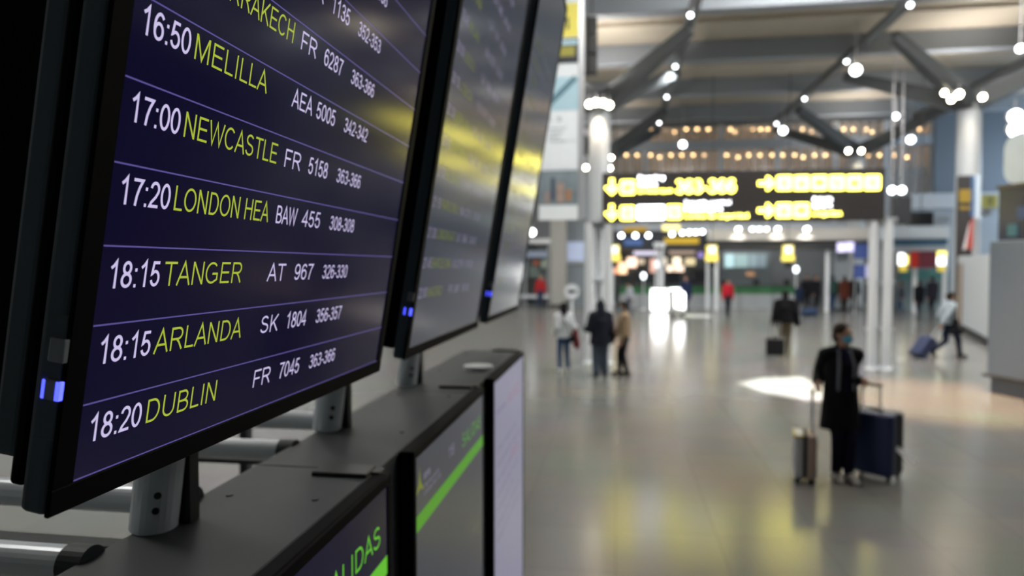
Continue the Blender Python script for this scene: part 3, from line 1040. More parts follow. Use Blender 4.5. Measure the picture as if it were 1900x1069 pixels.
M_ban = mat('banner_white', (0.80, 0.86, 0.90), 0.6)
M_banY = mat('banner_yellow', (0.88, 0.78, 0.14), 0.55)
M_banB = mat('banner_blue', (0.45, 0.66, 0.76), 0.6)
M_banD = mat('banner_teal', (0.12, 0.24, 0.31), 0.6)
box('board', (0, 0, 0), (wv - 0.16, 0.16, bz_(-60)), M_ban, t, 0.01)
box('edge_profile', (wv - 0.16, -0.02, 0), (wv, 0.2, bz_(-60)), M_frame, t, 0.02)
o = box('head_panel', (bx_(1005), -0.012, bz_(70)), (bx_(1074), 0.001, bz_(7)), M_banY, t)
lettering('head_lettering', [('1', bx_(1047), bx_(1056), bz_(55) - 0.0, bz_(36) - bz_(55))], M_sign, o, I4, 0.015, 0.3)
o = box('dark_panel', (bx_(1000), -0.012, bz_(118)), (bx_(1074), 0.001, bz_(72)), M_dark, t)
box('dark_panel_band', (bx_(1000), -0.016, bz_(84)), (bx_(1070), -0.011, bz_(75)), M_banB, o)
box('dark_panel_plate', (bx_(1000), -0.016, bz_(105)), (bx_(1066), -0.011, bz_(87)), mat('plate_ochre', (0.36, 0.33, 0.06), 0.6), o)
o = box('picture', (bx_(1000), -0.012, bz_(205)), (bx_(1076), 0.001, bz_(143)), M_banB, t)
bm = bmesh.new()
add_beam(bm, (bx_(1008), -0.014, bz_(203)), (bx_(1068), -0.014, bz_(145)), 0.01, 0.16, 0.01, 0.16)
bm_obj('diagonal_stripe', bm, M_banD, o)
o = box('text_panel', (bx_(1000), -0.010, bz_(312)), (bx_(1078), 0.001, bz_(207)), mat('banner_paper', (0.84, 0.90, 0.94), 0.6), t)
lettering('panel_lettering', [('A', bx_(1016), bx_(1023), bz_(226), 0.14), ('B', bx_(1034), bx_(1042), bz_(226), 0.14)] +
          [('mnopnamosen', bx_(1018), bx_(1050 - 6 * (i % 3)), bz_(240 + i * 8), 0.07) for i in range(4)] + [('nenomo', bx_(1030), bx_(1070), bz_(264), 0.07)],
          mat('banner_ink', (0.35, 0.41, 0.46), 0.7), o, I4, 0.012, 0.14)
o = box('photo_panel', (bx_(1000), -0.012, bz_(380)), (bx_(1078), 0.001, bz_(316)), mat('photo_greyblue', (0.20, 0.25, 0.28), 0.7, vary=0.6, scale=2.2), t)
for i, (pa, pb, pc, pd, colr) in enumerate(((1022, 372, 1030, 330, (0.07, 0.09, 0.13)), (1034, 376, 1046, 340, (0.42, 0.30, 0.25)), (1050, 372, 1060, 352, (0.40, 0.20, 0.10)), (1012, 378, 1020, 356, (0.34, 0.26, 0.24)))):
    box('photo_patch', (bx_(pa), -0.02, bz_(pb)), (bx_(pc), -0.011, bz_(pd)), mat('photo_patch_%d' % i, colr, 0.7, vary=0.3), o)
o = box('foot_strip', (bx_(1000), -0.012, bz_(408)), (bx_(1074), 0.001, bz_(383)), mat('strip_white', (0.84, 0.90, 0.93), 0.6), t)
for x_ in (0.15, wv - 0.1):
    tube('suspension_rod', (x_, 0.08, bz_(-60) - 0.02), (x_, 0.08, hz), 0.03, M_frame, t, n=10)

# ---- black line-array loudspeaker hanging in front of the roof
p0, p1 = at(1085, 136, 20.5), at(1108, 27, 20.5)
t = empty('hanging_loudspeaker', (p0.x, 20.5, p0.z), 0, 'black stack of loudspeaker cabinets hanging just beside the banner head', 'loudspeaker')
hh = p1.z - p0.z
for i in range(3):
    box('speaker_cabinet', (0.1, 0.02 * i, hh * (i / 3.0) + 0.02), (p1.x - p0.x, 0.4, hh * ((i + 1) / 3.0) - 0.03), M_black, t, 0.02)
box('side_rail', (0, 0.05, 0), (0.1, 0.35, hh), M_charcoal, t, 0.01)
tube('suspension_rod', (0.2, 0.2, hh - 0.03), (0.2, 0.2, CEIL - p0.z), 0.03, M_steel_dark, t, n=10)

# ---- far canopy with downlights, and the dark fascia under the sign
YC = 37.5
t = empty('shop_canopy', (at(1318, 440, YC).x, YC, 0), 0, 'long pale canopy with bright downlights below the big sign', 'canopy')
M_can = mat('canopy_white', (0.60, 0.58, 0.54), 0.6)
M_canb = mat('canopy_bluish', (0.62, 0.70, 0.78), 0.5)
pbox('fascia', 1318, 422, 1640, 446, YC, 1.2, M_can, t, 0.02)
pbox('end_fascia', 1640, 420, 1763, 443, YC - 0.5, 1.4, M_canb, t, 0.02)
pbox('under_band', 1318, 447, 1640, 464, YC + 0.3, 0.8, M_charcoal, t)
pbox('glazed_band', 1660, 444, 1758, 456, YC - 0.3, 0.9, mat('glazed_blue', (0.07, 0.15, 0.24), 0.3), t)
pbox('lower_band', 1660, 457, 1758, 466, YC - 0.3, 0.9, M_wall, t)
for px in (1330, 1537, 1700, 1756):
    a = at(px, 450, YC + 0.6)
    tube('canopy_post', Vector((a.x, YC + 0.7, 0)) - Vector(t.location), Vector((a.x, YC + 0.7, a.z)) - Vector(t.location), 0.11, M_pole, t, n=12)
for px, r in ((1370, 0.13), (1396, 0.11), (1409, 0.11), (1422, 0.10), (1443, 0.13), (1497, 0.15)):
    spotlight(at(px, 425, YC - 0.25), r, (0, -0.75, -0.65), 'canopy downlight under the big sign, at about %s of its length' % {1370: 'an eighth', 1396: 'a fifth', 1409: 'a quarter', 1422: 'three tenths', 1443: 'a third', 1497: 'half'}[px],
              'downlights on the canopy', M_lens_w, (60, (1, 0.95, 0.85), 1.6, (0, 0.6, -1)) if px in (1370, 1443, 1497) else None)
t = empty('shop_fascia', (at(1132, 440, 39).x, 39.0, 0), 0, 'dark shop fascia with dim yellow lettering under the start of the big sign', 'shop fascia')
pbox('fascia_board', 1132, 428, 1318, 464, 39.0, 0.8, M_dark, t)
pbox('yellow_board', 1232, 441, 1297, 453, 38.95, 0.06, mat('dull_yellow_board', (0.50, 0.34, 0.02), 0.5, emit=(0.9, 0.55, 0.02), es=0.25), t)
pbox('yellow_board', 1229, 417, 1262, 428, 38.9, 0.12, light_mat('bright_yellow_board', (1.0, 0.80, 0.02), 1.3), t)
pbox('yellow_board', 1158, 421, 1200, 430, 38.9, 0.12, mat('amber_board', (0.40, 0.25, 0.02), 0.5, emit=(0.9, 0.5, 0.02), es=0.2), t)
pbox('blue_board', 1158, 444, 1192, 456, 38.92, 0.08, mat('blue_board', (0.05, 0.10, 0.24), 0.5, emit=(0.1, 0.22, 0.6), es=0.25), t)
for x_ in (1136, 1225, 1314):
    a = at(x_, 464, 39.3)
    tube('fascia_post', Vector((a.x, 39.4, 0)) - Vector(t.location), Vector((a.x, 39.4, a.z)) - Vector(t.location), 0.1, M_pole, t, n=12)
for px, py, r in ((1153, 437, 0.13), (1179, 437, 0.13), (1203, 437, 0.13), (1247, 434, 0.13), (1266, 432, 0.12), (1279, 431, 0.13), (1291, 431, 0.12), (1303, 430, 0.12)):
    spotlight(at(px, py, 38.9), r, (0, -0.9, -0.4), 'white lamp on the dark shop fascia, %s' % {1153: 'first in the row', 1179: 'second in the row', 1203: 'third in the row', 1247: 'under the bright yellow board', 1266: 'first of four close lamps', 1279: 'second of four close lamps', 1291: 'third of four close lamps', 1303: 'last of four close lamps'}[px], 'lamps on the dark fascia')

# ---- lit shops behind the counters
def lit(name, col, e):
    return mat('lit_' + name, (0.3, 0.3, 0.3), 0.6, emit=col, es=e, vary=0)


t = empty('lit_shop', (at(1130, 500, 43).x, 43, 0), 0, 'glowing shop front with warm and pink displays beyond the green counters', 'shop')
pbox('shop_wall', 1128, 463, 1335, 552, 43.8, 0.3, mat('shop_wall', (0.10, 0.12, 0.13), 0.7), t, 0, 0.0)
pbox('shop_ceiling', 1128, 460, 1335, 466, 42.6, 1.4, mat('shop_ceiling', (0.20, 0.17, 0.14), 0.7), t)
for px0, py0, px1, py1, nm, col, e in (
        (1134, 488, 1149, 508, 'orange', (1.0, 0.42, 0.22), 1.2), (1149, 487, 1163, 508, 'peach', (1.0, 0.62, 0.36), 2.2), (1164, 478, 1181, 496, 'blush', (1.0, 0.66, 0.50), 2.4),
        (1176, 466, 1222, 473, 'lilac', (0.85, 0.80, 1.0), 1.1), (1183, 481, 1196, 490, 'cream', (1.0, 0.8, 0.55), 0.8), (1206, 480, 1220, 506, 'rose', (1.0, 0.55, 0.42), 0.9),
        (1213, 484, 1226, 497, 'glow', (0.95, 0.92, 1.0), 3.5), (1224, 478, 1238, 492, 'cream2', (1.0, 0.85, 0.65), 0.8), (1249, 478, 1263, 492, 'amber', (1.0, 0.80, 0.55), 2.2), (1238, 493, 1248, 504, 'amber2', (1.0, 0.78, 0.58), 2.0),
        (1251, 493, 1269, 504, 'peach2', (1.0, 0.74, 0.58), 1.7), (1272, 479, 1290, 492, 'yellow', (1.0, 0.82, 0.45), 0.9), (1242, 466, 1290, 471, 'shelf', (1.0, 0.72, 0.55), 0.5), (1296, 468, 1305, 478, 'violet', (0.5, 0.36, 0.9), 0.8)):
    pbox('lit_display', px0, py0, px1, py1, 43.6, 0.2, lit(nm, col, e), t, 0.02)
for px0, px1, py, c in ((1150, 1168, 522, (0.03, 0.05, 0.05)), (1186, 1214, 518, (0.04, 0.05, 0.06)), (1236, 1262, 514, (0.02, 0.02, 0.03)), (1290, 1310, 512, (0.04, 0.04, 0.05))):
    pbox('goods_shelf', px0, py - 10, px1, py + 14, 42.9, 0.5, mat('goods_%d' % px0, c, 0.7), t)
t = empty('video_wall', (at(1340, 500, 43).x, 43.0, 0), 0, 'pale teal lit video wall between two hanging yellow signs', 'video wall')
pbox('frame', 1338, 466, 1430, 516, 43.4, 0.3, mat('video_frame', (0.25, 0.28, 0.30), 0.5), t, 0, 0.0)
for i, (px0, px1, col, e) in enumerate(((1345, 1362, (0.55, 0.85, 0.88), 0.95), (1364, 1388, (0.45, 0.72, 0.72), 0.62), (1390, 1406, (0.40, 0.62, 0.70), 0.45), (1408, 1422, (0.30, 0.50, 0.58), 0.4))):
    pbox('screen', px0, 471, px1, 496, 43.35, 0.06, lit('teal_%d' % i, col, e), t)
pbox('orange_screen', 1385, 505, 1400, 512, 43.35, 0.06, lit('small_orange', (0.9, 0.4, 0.1), 0.5), t)

YK = 40.0
for i, (px0, px1) in enumerate(((1150, 1190), (1192, 1252), (1254, 1312), (1314, 1372), (1374, 1432), (1434, 1486))):
    nth = ('first', 'second', 'third', 'fourth', 'fifth', 'sixth')[i]
    t = empty('service_counter', (at(px0, 500, YK).x, YK, 0), 0, 'grey counter with green band, %s in the far row from the orange shop' % nth, 'counter', 'far counters with a green band')
    pbox('counter_body', px0, 545, px1, 560, YK, 0.9, mat('counter_grey', (0.36, 0.39, 0.41), 0.5), t, 0, 0.0)
    pbox('green_band', px0, 531, px1, 545, YK - 0.02, 0.94, mat('counter_green', (0.035, 0.17, 0.065), 0.55), t)
    pbox('counter_top', px0, 529, px1, 531, YK - 0.08, 1.06, M_charcoal, t, 0.005)
    cxp = (px0 + px1) / 2
    pbox('monitor', cxp - 6, 519, cxp + 6, 529, YK + 0.4, 0.05, M_black, t)

# ---- three yellow hanging gate signs on thin rods
M_gateY = mat('gate_sign_yellow', (0.75, 0.60, 0.08), 0.5, emit=(1.0, 0.85, 0.18), es=0.9)
M_gateW = light_mat('gate_sign_white', (0.97, 0.97, 0.90), 1.3)
for px, lab in ((1139.5, 'yellow hanging sign beside the white sign poles, above the orange shop glow'), (1321, 'yellow hanging sign in the middle of three, at the start of the pale canopy'), (1463, 'yellow hanging sign under the canopy downlights, with a black foot')):
    a = at(px, 470, 36.5)
    t = empty('hanging_gate_sign', (a.x, 36.5, a.z), 0, lab, 'sign', 'yellow hanging gate signs')
    pbox('sign_body', px - 10, 455, px + 10, 475, 36.5, 0.2, M_gateY, t, 0.03)
    pbox('white_face', px - 6, 457, px + 7, 470, 36.47, 0.04, M_gateW, t, 0.01)
    pbox('lower_body', px - 12, 474, px + 12, 485, 36.5, 0.2, M_gateY, t, 0.03)
    pbox('camera_box', px - 5, 485, px + 6, 497, 36.5, 0.2, M_black, t, 0.01)
    pbox('hanging_rod', px - 1.2, 380, px + 1.2, 456, 36.6, 0.05, M_steel_dark, t, 0, None, CEIL)

for px, py, lab in ((1194, 512, 'white glowing globe made up for a sun flash over the far counters'), (1477, 500, 'white glowing globe made up for a sun flash beside the last hanging yellow sign')):
    a = at(px, py, 38.2)
    t = empty('sun_flash_globe', (a.x, 38.2, 0), 0, lab, 'lamp', 'added globes standing in for sun flashes')  # a sun flash built as an added glowing globe on a post
    bm = bmesh.new()
    bmesh.ops.create_uvsphere(bm, u_segments=20, v_segments=14, radius=0.15)
    bmesh.ops.scale(bm, vec=(0.85, 0.85, 1.2), verts=bm.verts)
    bm_obj('globe', bm, light_mat('sun_flash_glow', (0.90, 0.97, 1.0), 4.0), t, loc=(0, 0, a.z), smooth=True)
    tube('globe_post', (0, 0, 0), (0, 0, a.z - 0.16), 0.03, M_pole, t, n=10)
    bm = bmesh.new()
    add_lathe(bm, [(0.22, 0), (0.22, 0.03), (0.06, 0.07)], 16)
    bm_obj('globe_base', bm, M_pole, t)

# ---- sunlit white kiosk and cart out in the hall
a, b = at(1207, 580, 35.6), at(1240, 535, 35.6)
t = empty('info_kiosk', ((a.x + b.x) / 2, 35.8, 0), 0, 'brilliant sunlit white kiosk on two thin poles', 'kiosk')
wk = (b.x - a.x) / 2
bm = bmesh.new()
add_box(bm, (-wk, -0.2, 0.12), (wk, 0.25, 1.25), 0.06, 3)
bm_obj('kiosk_body', bm, mat('kiosk_white', (0.55, 0.56, 0.56), 0.4), t)
box('kiosk_plinth', (-wk + 0.08, -0.15, 0), (wk - 0.08, 0.2, 0.12), M_charcoal, t)
for s_ in (-0.16, 0.16):
    tube('kiosk_pole', (s_, 0.05, 1.25), (s_, 0.05, at(1225, 455, 35.8).z), 0.05, M_pole, t, n=12)
box('kiosk_header', (-0.3, 0.0, at(1225, 458, 35.8).z), (0.3, 0.1, at(1225, 450, 35.8).z), M_pole, t, 0.01)
a = onfloor(1257, 588)
t = empty('luggage_cart', (a.x, a.y, 0), 0.2, 'sunlit white cart beside the person in dark blue', 'cart')
bm = bmesh.new()
add_box(bm, (-0.32, -0.25, 0.22), (0.32, 0.25, 1.18), 0.12, 4)
bm_obj('cart_body', bm, mat('kiosk_white', (0.55, 0.56, 0.56), 0.4), t)
for sx in (-1, 1):
    for sy in (-1, 1):
        bm = bmesh.new()
        add_tube(bm, (sx * 0.22 - 0.03, sy * 0.18, 0.09), (sx * 0.22 + 0.03, sy * 0.18, 0.09), 0.09, n=14)
        bm_obj('wheel', bm, M_black, t)
        tube('wheel_fork', (sx * 0.22, sy * 0.18, 0.09), (sx * 0.22, sy * 0.18, 0.26), 0.025, M_frame, t, n=8)
bm = bmesh.new()
add_tube(bm, (-0.25, 0.2, 1.05), (-0.25, 0.42, 1.3), 0.02, n=8)
add_tube(bm, (0.25, 0.2, 1.05), (0.25, 0.42, 1.3), 0.02, n=8)
add_tube(bm, (-0.27, 0.42, 1.3), (0.27, 0.42, 1.3), 0.022, n=8)
bm_obj('push_handle', bm, M_frame, t)

# ---- blue screens, grey pillar, red sign at the far end
a = at(1571, 465, 38)
t = empty('grey_pillar', (a.x, 38.6, 0), 0, 'slim grey pillar beside the two blue boards', 'pillar', None, 'thing')
box('pillar_shaft', (-0.32, 0, 0), (0.32, 0.5, at(1571, 452, 38.6).z), mat('pillar_grey', (0.42, 0.47, 0.52), 0.5), t, 0.02)
box('pillar_base', (-0.36, -0.04, 0), (0.36, 0.54, 0.15), M_charcoal, t)
t = empty('blue_board_stand', (at(1600, 500, 36).x, 36, 0), 0, 'stand with two deep blue boards, one over the other, beside the white sign poles', 'board')
M_blue = mat('deep_blue_board', (0.03, 0.05, 0.17), 0.5, emit=(0.05, 0.09, 0.30), es=0.35)
pbox('upper_board', 1585, 453, 1618, 480, 36, 0.12, M_blue, t, 0.01)
pbox('lower_board', 1585, 491, 1606, 516, 36, 0.12, M_blue, t, 0.01)
pbox('white_side', 1606, 491, 1613, 516, 36, 0.12, lit('pale_violet', (0.5, 0.5, 0.9), 0.6), t)
for px in (1587, 1616):
    pbox('stand_leg', px - 1, 480, px + 1, 560, 36.02, 0.06, M_pole, t, 0, 0.0)
for px, py in ((1561, 459), (1577, 458)):
    a = at(px, py, 37.6)
    t = empty('monitor', (a.x, 37.6, a.z), 0, 'small lilac lit monitor %s' % ('before the grey pillar head' if px < 1570 else 'between the grey pillar and the blue boards'), 'monitor', 'small lilac monitors')
    box('monitor_case', (-0.22, 0.02, -0.26), (0.22, 0.1, 0.26), M_black, t, 0.01)
    box('monitor_screen', (-0.20, 0.0, -0.24), (0.20, 0.021, 0.24), lit('lilac_screen', (0.72, 0.66, 1.0), 1.5 if px < 1570 else 0.8), t)
    tube('monitor_rod', (0, 0.06, 0.25), (0, 0.06, at(px, 440, 37.6).z - a.z + 0.1), 0.03, M_steel_dark, t, n=8)
t = empty('red_shop_sign', (at(1715, 480, 37.25).x, 37.25, at(1715, 480, 37.25).z), 0, 'dark red shop sign between two yellow and white lit boxes', 'sign')
pbox('sign_board', 1691, 466, 1739, 498, 37.25, 0.25, mat('dark_red', (0.11, 0.025, 0.04), 0.5, emit=(0.3, 0.04, 0.07), es=0.12), t, 0.02)
pbox('red_end', 1690, 467, 1704, 496, 37.21, 0.05, mat('bright_red', (0.30, 0.02, 0.012), 0.5, emit=(0.6, 0.02, 0.01), es=0.25), t)
pbox('sign_hanger', 1713, 465, 1717, 467, 37.3, 0.06, M_steel_dark, t)
for k, (px, lab) in enumerate(((1677, 'yellow and white lit box before the dark red sign, near the white sign poles'), (1748, 'yellow and white lit box after the dark red sign, near the booth'))):
    a = at(px, 482, 37.35)
    t = empty('lit_box_sign', (a.x, 37.35, a.z), 0, lab, 'sign', 'lit boxes beside the red sign')
    pbox('yellow_face', px - (8 if k else -3), 466 if k else 474, px + 9, 476 if k else 491, 37.35, 0.15, light_mat('box_yellow', (1.0, 0.88, 0.10), 1.8), t, 0.02)
    pbox('white_face', px - 9, 477 if k else 470, px + (7 if k else 2), 492, 37.35, 0.15, light_mat('box_white', (0.96, 0.97, 1.0), 3.0), t, 0.02)
    pbox('foot_face', px - 7, 493, px + 7, 504, 37.35, 0.15, mat('box_amber', (0.5, 0.4, 0.05), 0.5, emit=(0.9, 0.7, 0.1), es=0.6), t, 0.02)
    pbox('rod', px - 1, 440, px + 1, 480, 37.45, 0.05, M_steel_dark, t)
a = at(1720, 507, 41)
t = empty('teal_counter', (a.x, 41, 0), 0, 'teal topped counter at the far end under the dark red sign', 'counter')
pbox('counter_body', 1672, 520, 1762, 556, 41, 1.0, mat('teal_body', (0.20, 0.26, 0.28), 0.5), t, 0, 0.0)
pbox('teal_panel', 1672, 499, 1762, 520, 41.4, 0.3, mat('teal', (0.10, 0.26, 0.25), 0.5), t)

# ---- boxes and walls above the far right of the hall
t = empty('monitor_cluster', (at(1700, 400, 33).x, 33, at(1700, 400, 33).z), 0, 'pair of dark display boxes hanging just past the end of the big sign', 'display')
pbox('tall_box', 1662, 364, 1692, 416, 33, 0.4, M_charcoal, t, 0.02)
pbox('low_box', 1690, 393, 1733, 418, 33.1, 0.4, M_black, t, 0.02)
pbox('hanger', 1674, 150, 1678, 366, 33.2, 0.08, M_steel_dark, t, 0, None, CEIL)
pbox('hanger', 1710, 150, 1714, 395, 33.3, 0.08, M_steel_dark, t, 0, None, CEIL)
for px in (1655, 1673):
    a = at(px, 353, 31)
    spotlight(a, 0.15, (0, -1, -0.2), 'white lamp just past the end of the big sign, the one %s' % ('nearer to it' if px < 1660 else 'farther off'), 'pair of lamps past the sign end', M_lens_w, None, CEIL)
t = empty('upper_gallery_parapet', (at(1690, 370, 44).x, 44, 0), 0, 'pale parapet of the upper level behind the tall column', 'parapet')
pbox('parapet', 1690, 356, 1900, 387, 44.0, 0.4, M_wall_light, t)
pbox('lower_wall', 1690, 387, 1900, 470, 44.15, 0.3, M_wall, t, 0, 0.0)
a = at(1836, 374, 40)
t = empty('yellow_wall_sign', (a.x, 40, a.z), 0, 'small pale yellow sign between the tall column and the check-in block', 'sign')
pbox('sign_face', 1822, 361, 1852, 386, 40, 0.12, mat('pale_yellow_sign', (0.58, 0.56, 0.16), 0.5), t, 0.01)
pbox('bracket', 1834, 386, 1840, 400, 40.12, 3.86, M_frame, t)
pbox('symbol', 1834, 366, 1842, 380, 39.98, 0.03, mat('olive', (0.25, 0.26, 0.10), 0.6), t)

# info panel fixed to the tall column
a = at(1790, 390, 29.0)
t = empty('column_info_panel', (a.x, 29.0, 0), 0, 'tall black info panel with an ochre square, standing at the tall column', 'info panel')
pbox('panel', 1778, 325, 1807, 470, 29.0, 0.25, M_sign, t, 0.02, 0.0)
pbox('ochre_square', 1780, 351, 1803, 376, 28.97, 0.05, mat('ochre', (0.33, 0.22, 0.03), 0.5), t, 0.01)
pbox('ochre_line', 1781, 383, 1803, 389, 28.97, 0.05, mat('ochre', (0.33, 0.22, 0.03), 0.5), t)
pbox('blue_face', 1801, 327, 1809, 402, 28.96, 0.05, mat('panel_blue', (0.08, 0.16, 0.32), 0.4), t)
pbox('white_edge', 1809, 324, 1821, 405, 28.9, 0.35, mat('panel_edge', (0.62, 0.72, 0.82), 0.4), t, 0.01)

# red and white fin flag
a = at(1798, 430, 28.2)
t = empty('feather_flag', (at(1806, 465, 28.2).x, 28.2, 0), 0, 'red and white feather flag in front of the black column panel', 'flag')
o_ = Vector(t.location)
pole_x = at(1806, 430, 28.2).x
prism('flag_red', [((at(px, py, 28.2) - o_).x, (at(px, py, 28.2) - o_).z) for px, py in ((1792, 462), (1806, 462), (1808, 412), (1806, 404), (1800, 412))], 0.0, 0.02, mat('flag_red', (0.40, 0.07, 0.06), 0.6), t)
prism('flag_white', [((at(px, py, 28.2) - o_).x, (at(px, py, 28.2) - o_).z) for px, py in ((1786, 464), (1792, 462), (1800, 412), (1797, 420))], 0.0, 0.02, mat('flag_white', (0.6, 0.6, 0.62), 0.6), t)
tube('flag_pole', (pole_x - o_.x, 0.01, 0), (pole_x - o_.x + 0.03, 0.01, at(1808, 404, 28.2).z), 0.03, M_frame, t, n=8)
bm = bmesh.new()
add_lathe(bm, [(0.25, 0), (0.25, 0.04), (0.05, 0.08)], 16)
bm_obj('flag_base', bm, M_black, t, loc=(pole_x - o_.x, 0, 0))

# ---- white booth at the right: angled side wall, door frame, dark plinth
p0, p1 = onfloor(1834, 642), onfloor(1784, 613)
d = (p1 - p0)
t = empty('partition_booth', (p0.x, p0.y, 0), math.atan2(d.y, d.x), 'white partition booth with a beige doorway next to the check-in block', 'booth')
Lb = d.length
Hb = at(1834, 472, p0.y).z
M_booth = mat('booth_white', (0.62, 0.66, 0.68), 0.5)
box('side_wall', (0, -0.1, 0.22), (Lb, 0.0, Hb), M_booth, t, 0.01)
box('plinth', (-0.03, -0.12, 0), (Lb, 0.06, 0.22), mat('plinth_black', (0.015, 0.015, 0.017), 0.4), t)
box('end_wall', (-0.0, -1.3, 0), (0.1, -0.1, Hb), M_booth, t, 0.01)
box('header', (Lb - 0.2, -0.1, Hb - 0.28), (Lb + 1.2, 0.02, Hb + 0.02), M_booth, t, 0.01)
box('brown_jamb', (Lb, -0.1, 0), (Lb + 0.4, 0.0, Hb - 0.28), mat('jamb_brown', (0.22, 0.11, 0.07), 0.5), t)
box('beige_wall', (Lb + 0.4, -0.1, 0), (Lb + 1.2, 0.0, Hb - 0.28), mat('booth_beige', (0.55, 0.47, 0.37), 0.6), t)

# ---- grey check-in block at the right edge
p0, p1 = onfloor(1829, 727), onfloor(1900, 742)
d = (p1 - p0).normalized()
t = empty('check_in_block', (p0.x, p0.y, 0), math.atan2(d.y, d.x), 'tall blue-grey check-in block with a dark display at the photo edge', 'check-in block')
Yb_ = p0.y


def cz_(py):
    return at(1850, py, Yb_).z


M_blk = mat('block_grey', (0.125, 0.165, 0.225), 0.32)
box('body', (0, 0, 0.32), (6, 3.0, cz_(447)), M_blk, t, 0.03)
box('plinth', (0.03, 0.06, 0), (6, 2.9, 0.32), mat('block_plinth', (0.10, 0.12, 0.15), 0.4), t, 0.02)
box('plinth_rail', (-0.04, -0.06, 0.30), (6, 0.0, 0.36), M_charcoal, t, 0.01)
o = box('display_band', (0.14, 0.05, cz_(447)), (6, 2.8, cz_(352)), mat('display_navy', (0.012, 0.016, 0.035), 0.25, emit=(0.05, 0.07, 0.2), es=0.08), t)
for k, (xx, zz, c) in enumerate(((0.35, 430, 'lit_teal_dot'), (0.55, 400, 'x'), (0.9, 390, 'x'))):
    box('display_tile', (xx, 0.03, cz_(zz) - 0.1), (xx + 0.2, 0.052, cz_(zz) + 0.12), mat('tile_%d' % k, (0.03, 0.06, 0.09), 0.4, emit=(0.1, 0.35, 0.35) if k == 0 else (0.08, 0.1, 0.3), es=0.25), o)
box('display_rim', (0.10, 0.02, cz_(352)), (6, 2.85, cz_(346)), mat('rim_brown', (0.10, 0.075, 0.05), 0.5), t)
prism('upper_panel', rrect(0.16, cz_(346), 6.0, cz_(254), 0.28), 0.12, 0.9, mat('upper_panel_white', (0.72, 0.80, 0.86), 0.5), t)
a = at(1885, 228, 15.5)
for px, py, r in ((1884, 216, 0.13), (1886, 240, 0.15)):
    a = at(px, py, 15.2)
    spotlight(a, r, (-0.2, -0.95, -0.2), 'large white lamp on top of the check-in block, %s of two' % ('upper' if py < 230 else 'lower'), 'lamps on the check-in block')

# ---- things in the far corner beside the last departure screen
pl = onfloor(1035, 553)
t = empty('beige_pillar', (at(1035, 500, 40).x, 40.0, 0), 0, 'square beige pillar under the hanging banner', 'pillar', None, 'thing')
pbox('pillar_shaft', 1021, 400, 1051, 556, 40.0, 0.9, mat('pillar_beige', (0.40, 0.40, 0.37), 0.6), t, 0.01, 0.0, 11.3)
pbox('pillar_base', 1019, 548, 1053, 562, 39.95, 1.0, M_charcoal, t, 0, 0.0, 0.16)
t = empty('grey_partition', (at(1070, 500, 41).x, 41.0, 0), 0, 'grey partition between the beige pillar and the white sign poles', 'partition', None, 'thing')
pbox('panel', 1051, 405, 1090, 560, 41.0, 0.2, mat('partition_grey', (0.27, 0.31, 0.35), 0.6), t, 0, 0.0)
pbox('lit_screen', 1053, 449, 1084, 484, 40.9, 0.1, mat('lit_screen_blue', (0.35, 0.4, 0.5), 0.5, emit=(0.45, 0.52, 0.75), es=0.5), t, 0.01)
pbox('ledge', 1052, 486, 1086, 489, 40.8, 0.2, M_wall_light, t)
a = onfloor(1061, 604)
t = empty('round_sign', (a.x, a.y, 0), 0, 'small round white sign with a dark arrow on a post, above the woman in white', 'sign')
Zs = at(1061, 541, a.y).z
tube('sign_post', (0, 0, 0), (0, 0, Zs - 0.2), 0.045, M_pole, t, n=12)
bm = bmesh.new()
add_lathe(bm, [(0.24, 0), (0.24, 0.03), (0.06, 0.06)], 18)
bm_obj('post_base', bm, M_pole, t)
bm = bmesh.new()
q = Vector((0, -1, 0)).to_track_quat('Z', 'Y').to_matrix().to_4x4()
rr = (at(1075, 541, a.y).x - at(1047, 541, a.y).x) / 2
add_lathe(bm, [(rr, -0.03), (rr, 0.03)], 28, Matrix.Translation((0, -0.06, Zs)) @ q)
dsk = bm_obj('sign_disc', bm, mat('disc_white', (0.66, 0.70, 0.74), 0.5), t)
prism('arrow', [(x * 0.2, Zs + z * 0.2) for x, z in ((-1, 0), (-.2, .7), (-.2, .3), (1, .3), (1, -.3), (-.2, -.3), (-.2, -.7))], -0.096, -0.088, M_dark, dsk)
t = empty('shop_shelf', (at(998, 500, 40).x, 40.2, 0), 0, 'open shop shelf with a white top beyond the last departure screen', 'shelf')
pbox('back_panel', 972, 452, 1019, 556, 40.8, 0.1, mat('shelf_back', (0.16, 0.19, 0.21), 0.6), t, 0, 0.0)
pbox('top_board', 975, 443, 1021, 452, 40.2, 0.7, M_white, t, 0.01)
pbox('middle_board', 972, 466, 1019, 478, 40.3, 0.5, mat('shelf_blue', (0.30, 0.36, 0.48), 0.5), t)
pbox('bottom_board', 960, 548, 1019, 553, 40.0, 0.8, M_wall_light, t)
for px in (975, 1017):
    pbox('upright', px - 1.5, 452, px + 1.5, 562, 40.25, 0.6, M_frame, t, 0, 0.0)
for px0, px1, py0, py1, c in ((984, 998, 454, 464, (0.05, 0.06, 0.07)), (1000, 1014, 455, 465, (0.09, 0.10, 0.11)), (990, 999, 483, 492, (0.42, 0.12, 0.06)), (1004, 1016, 482, 498, (0.30, 0.36, 0.30)), (980, 1000, 495, 515, (0.12, 0.16, 0.15)), (970, 1000, 518, 546, (0.02, 0.025, 0.025))):
    pbox('shelf_goods', px0, py0, px1, py1, 40.4, 0.3, mat('goods_%d_%d' % (px0, py0), c, 0.7, vary=0.3), t, 0.01)
spotlight(at(987, 431, 39.6), 0.2, (0.2, -0.95, -0.25), 'white lamp over the shop shelf, beside the last departure screen', None, M_lens_w, None, CEIL)

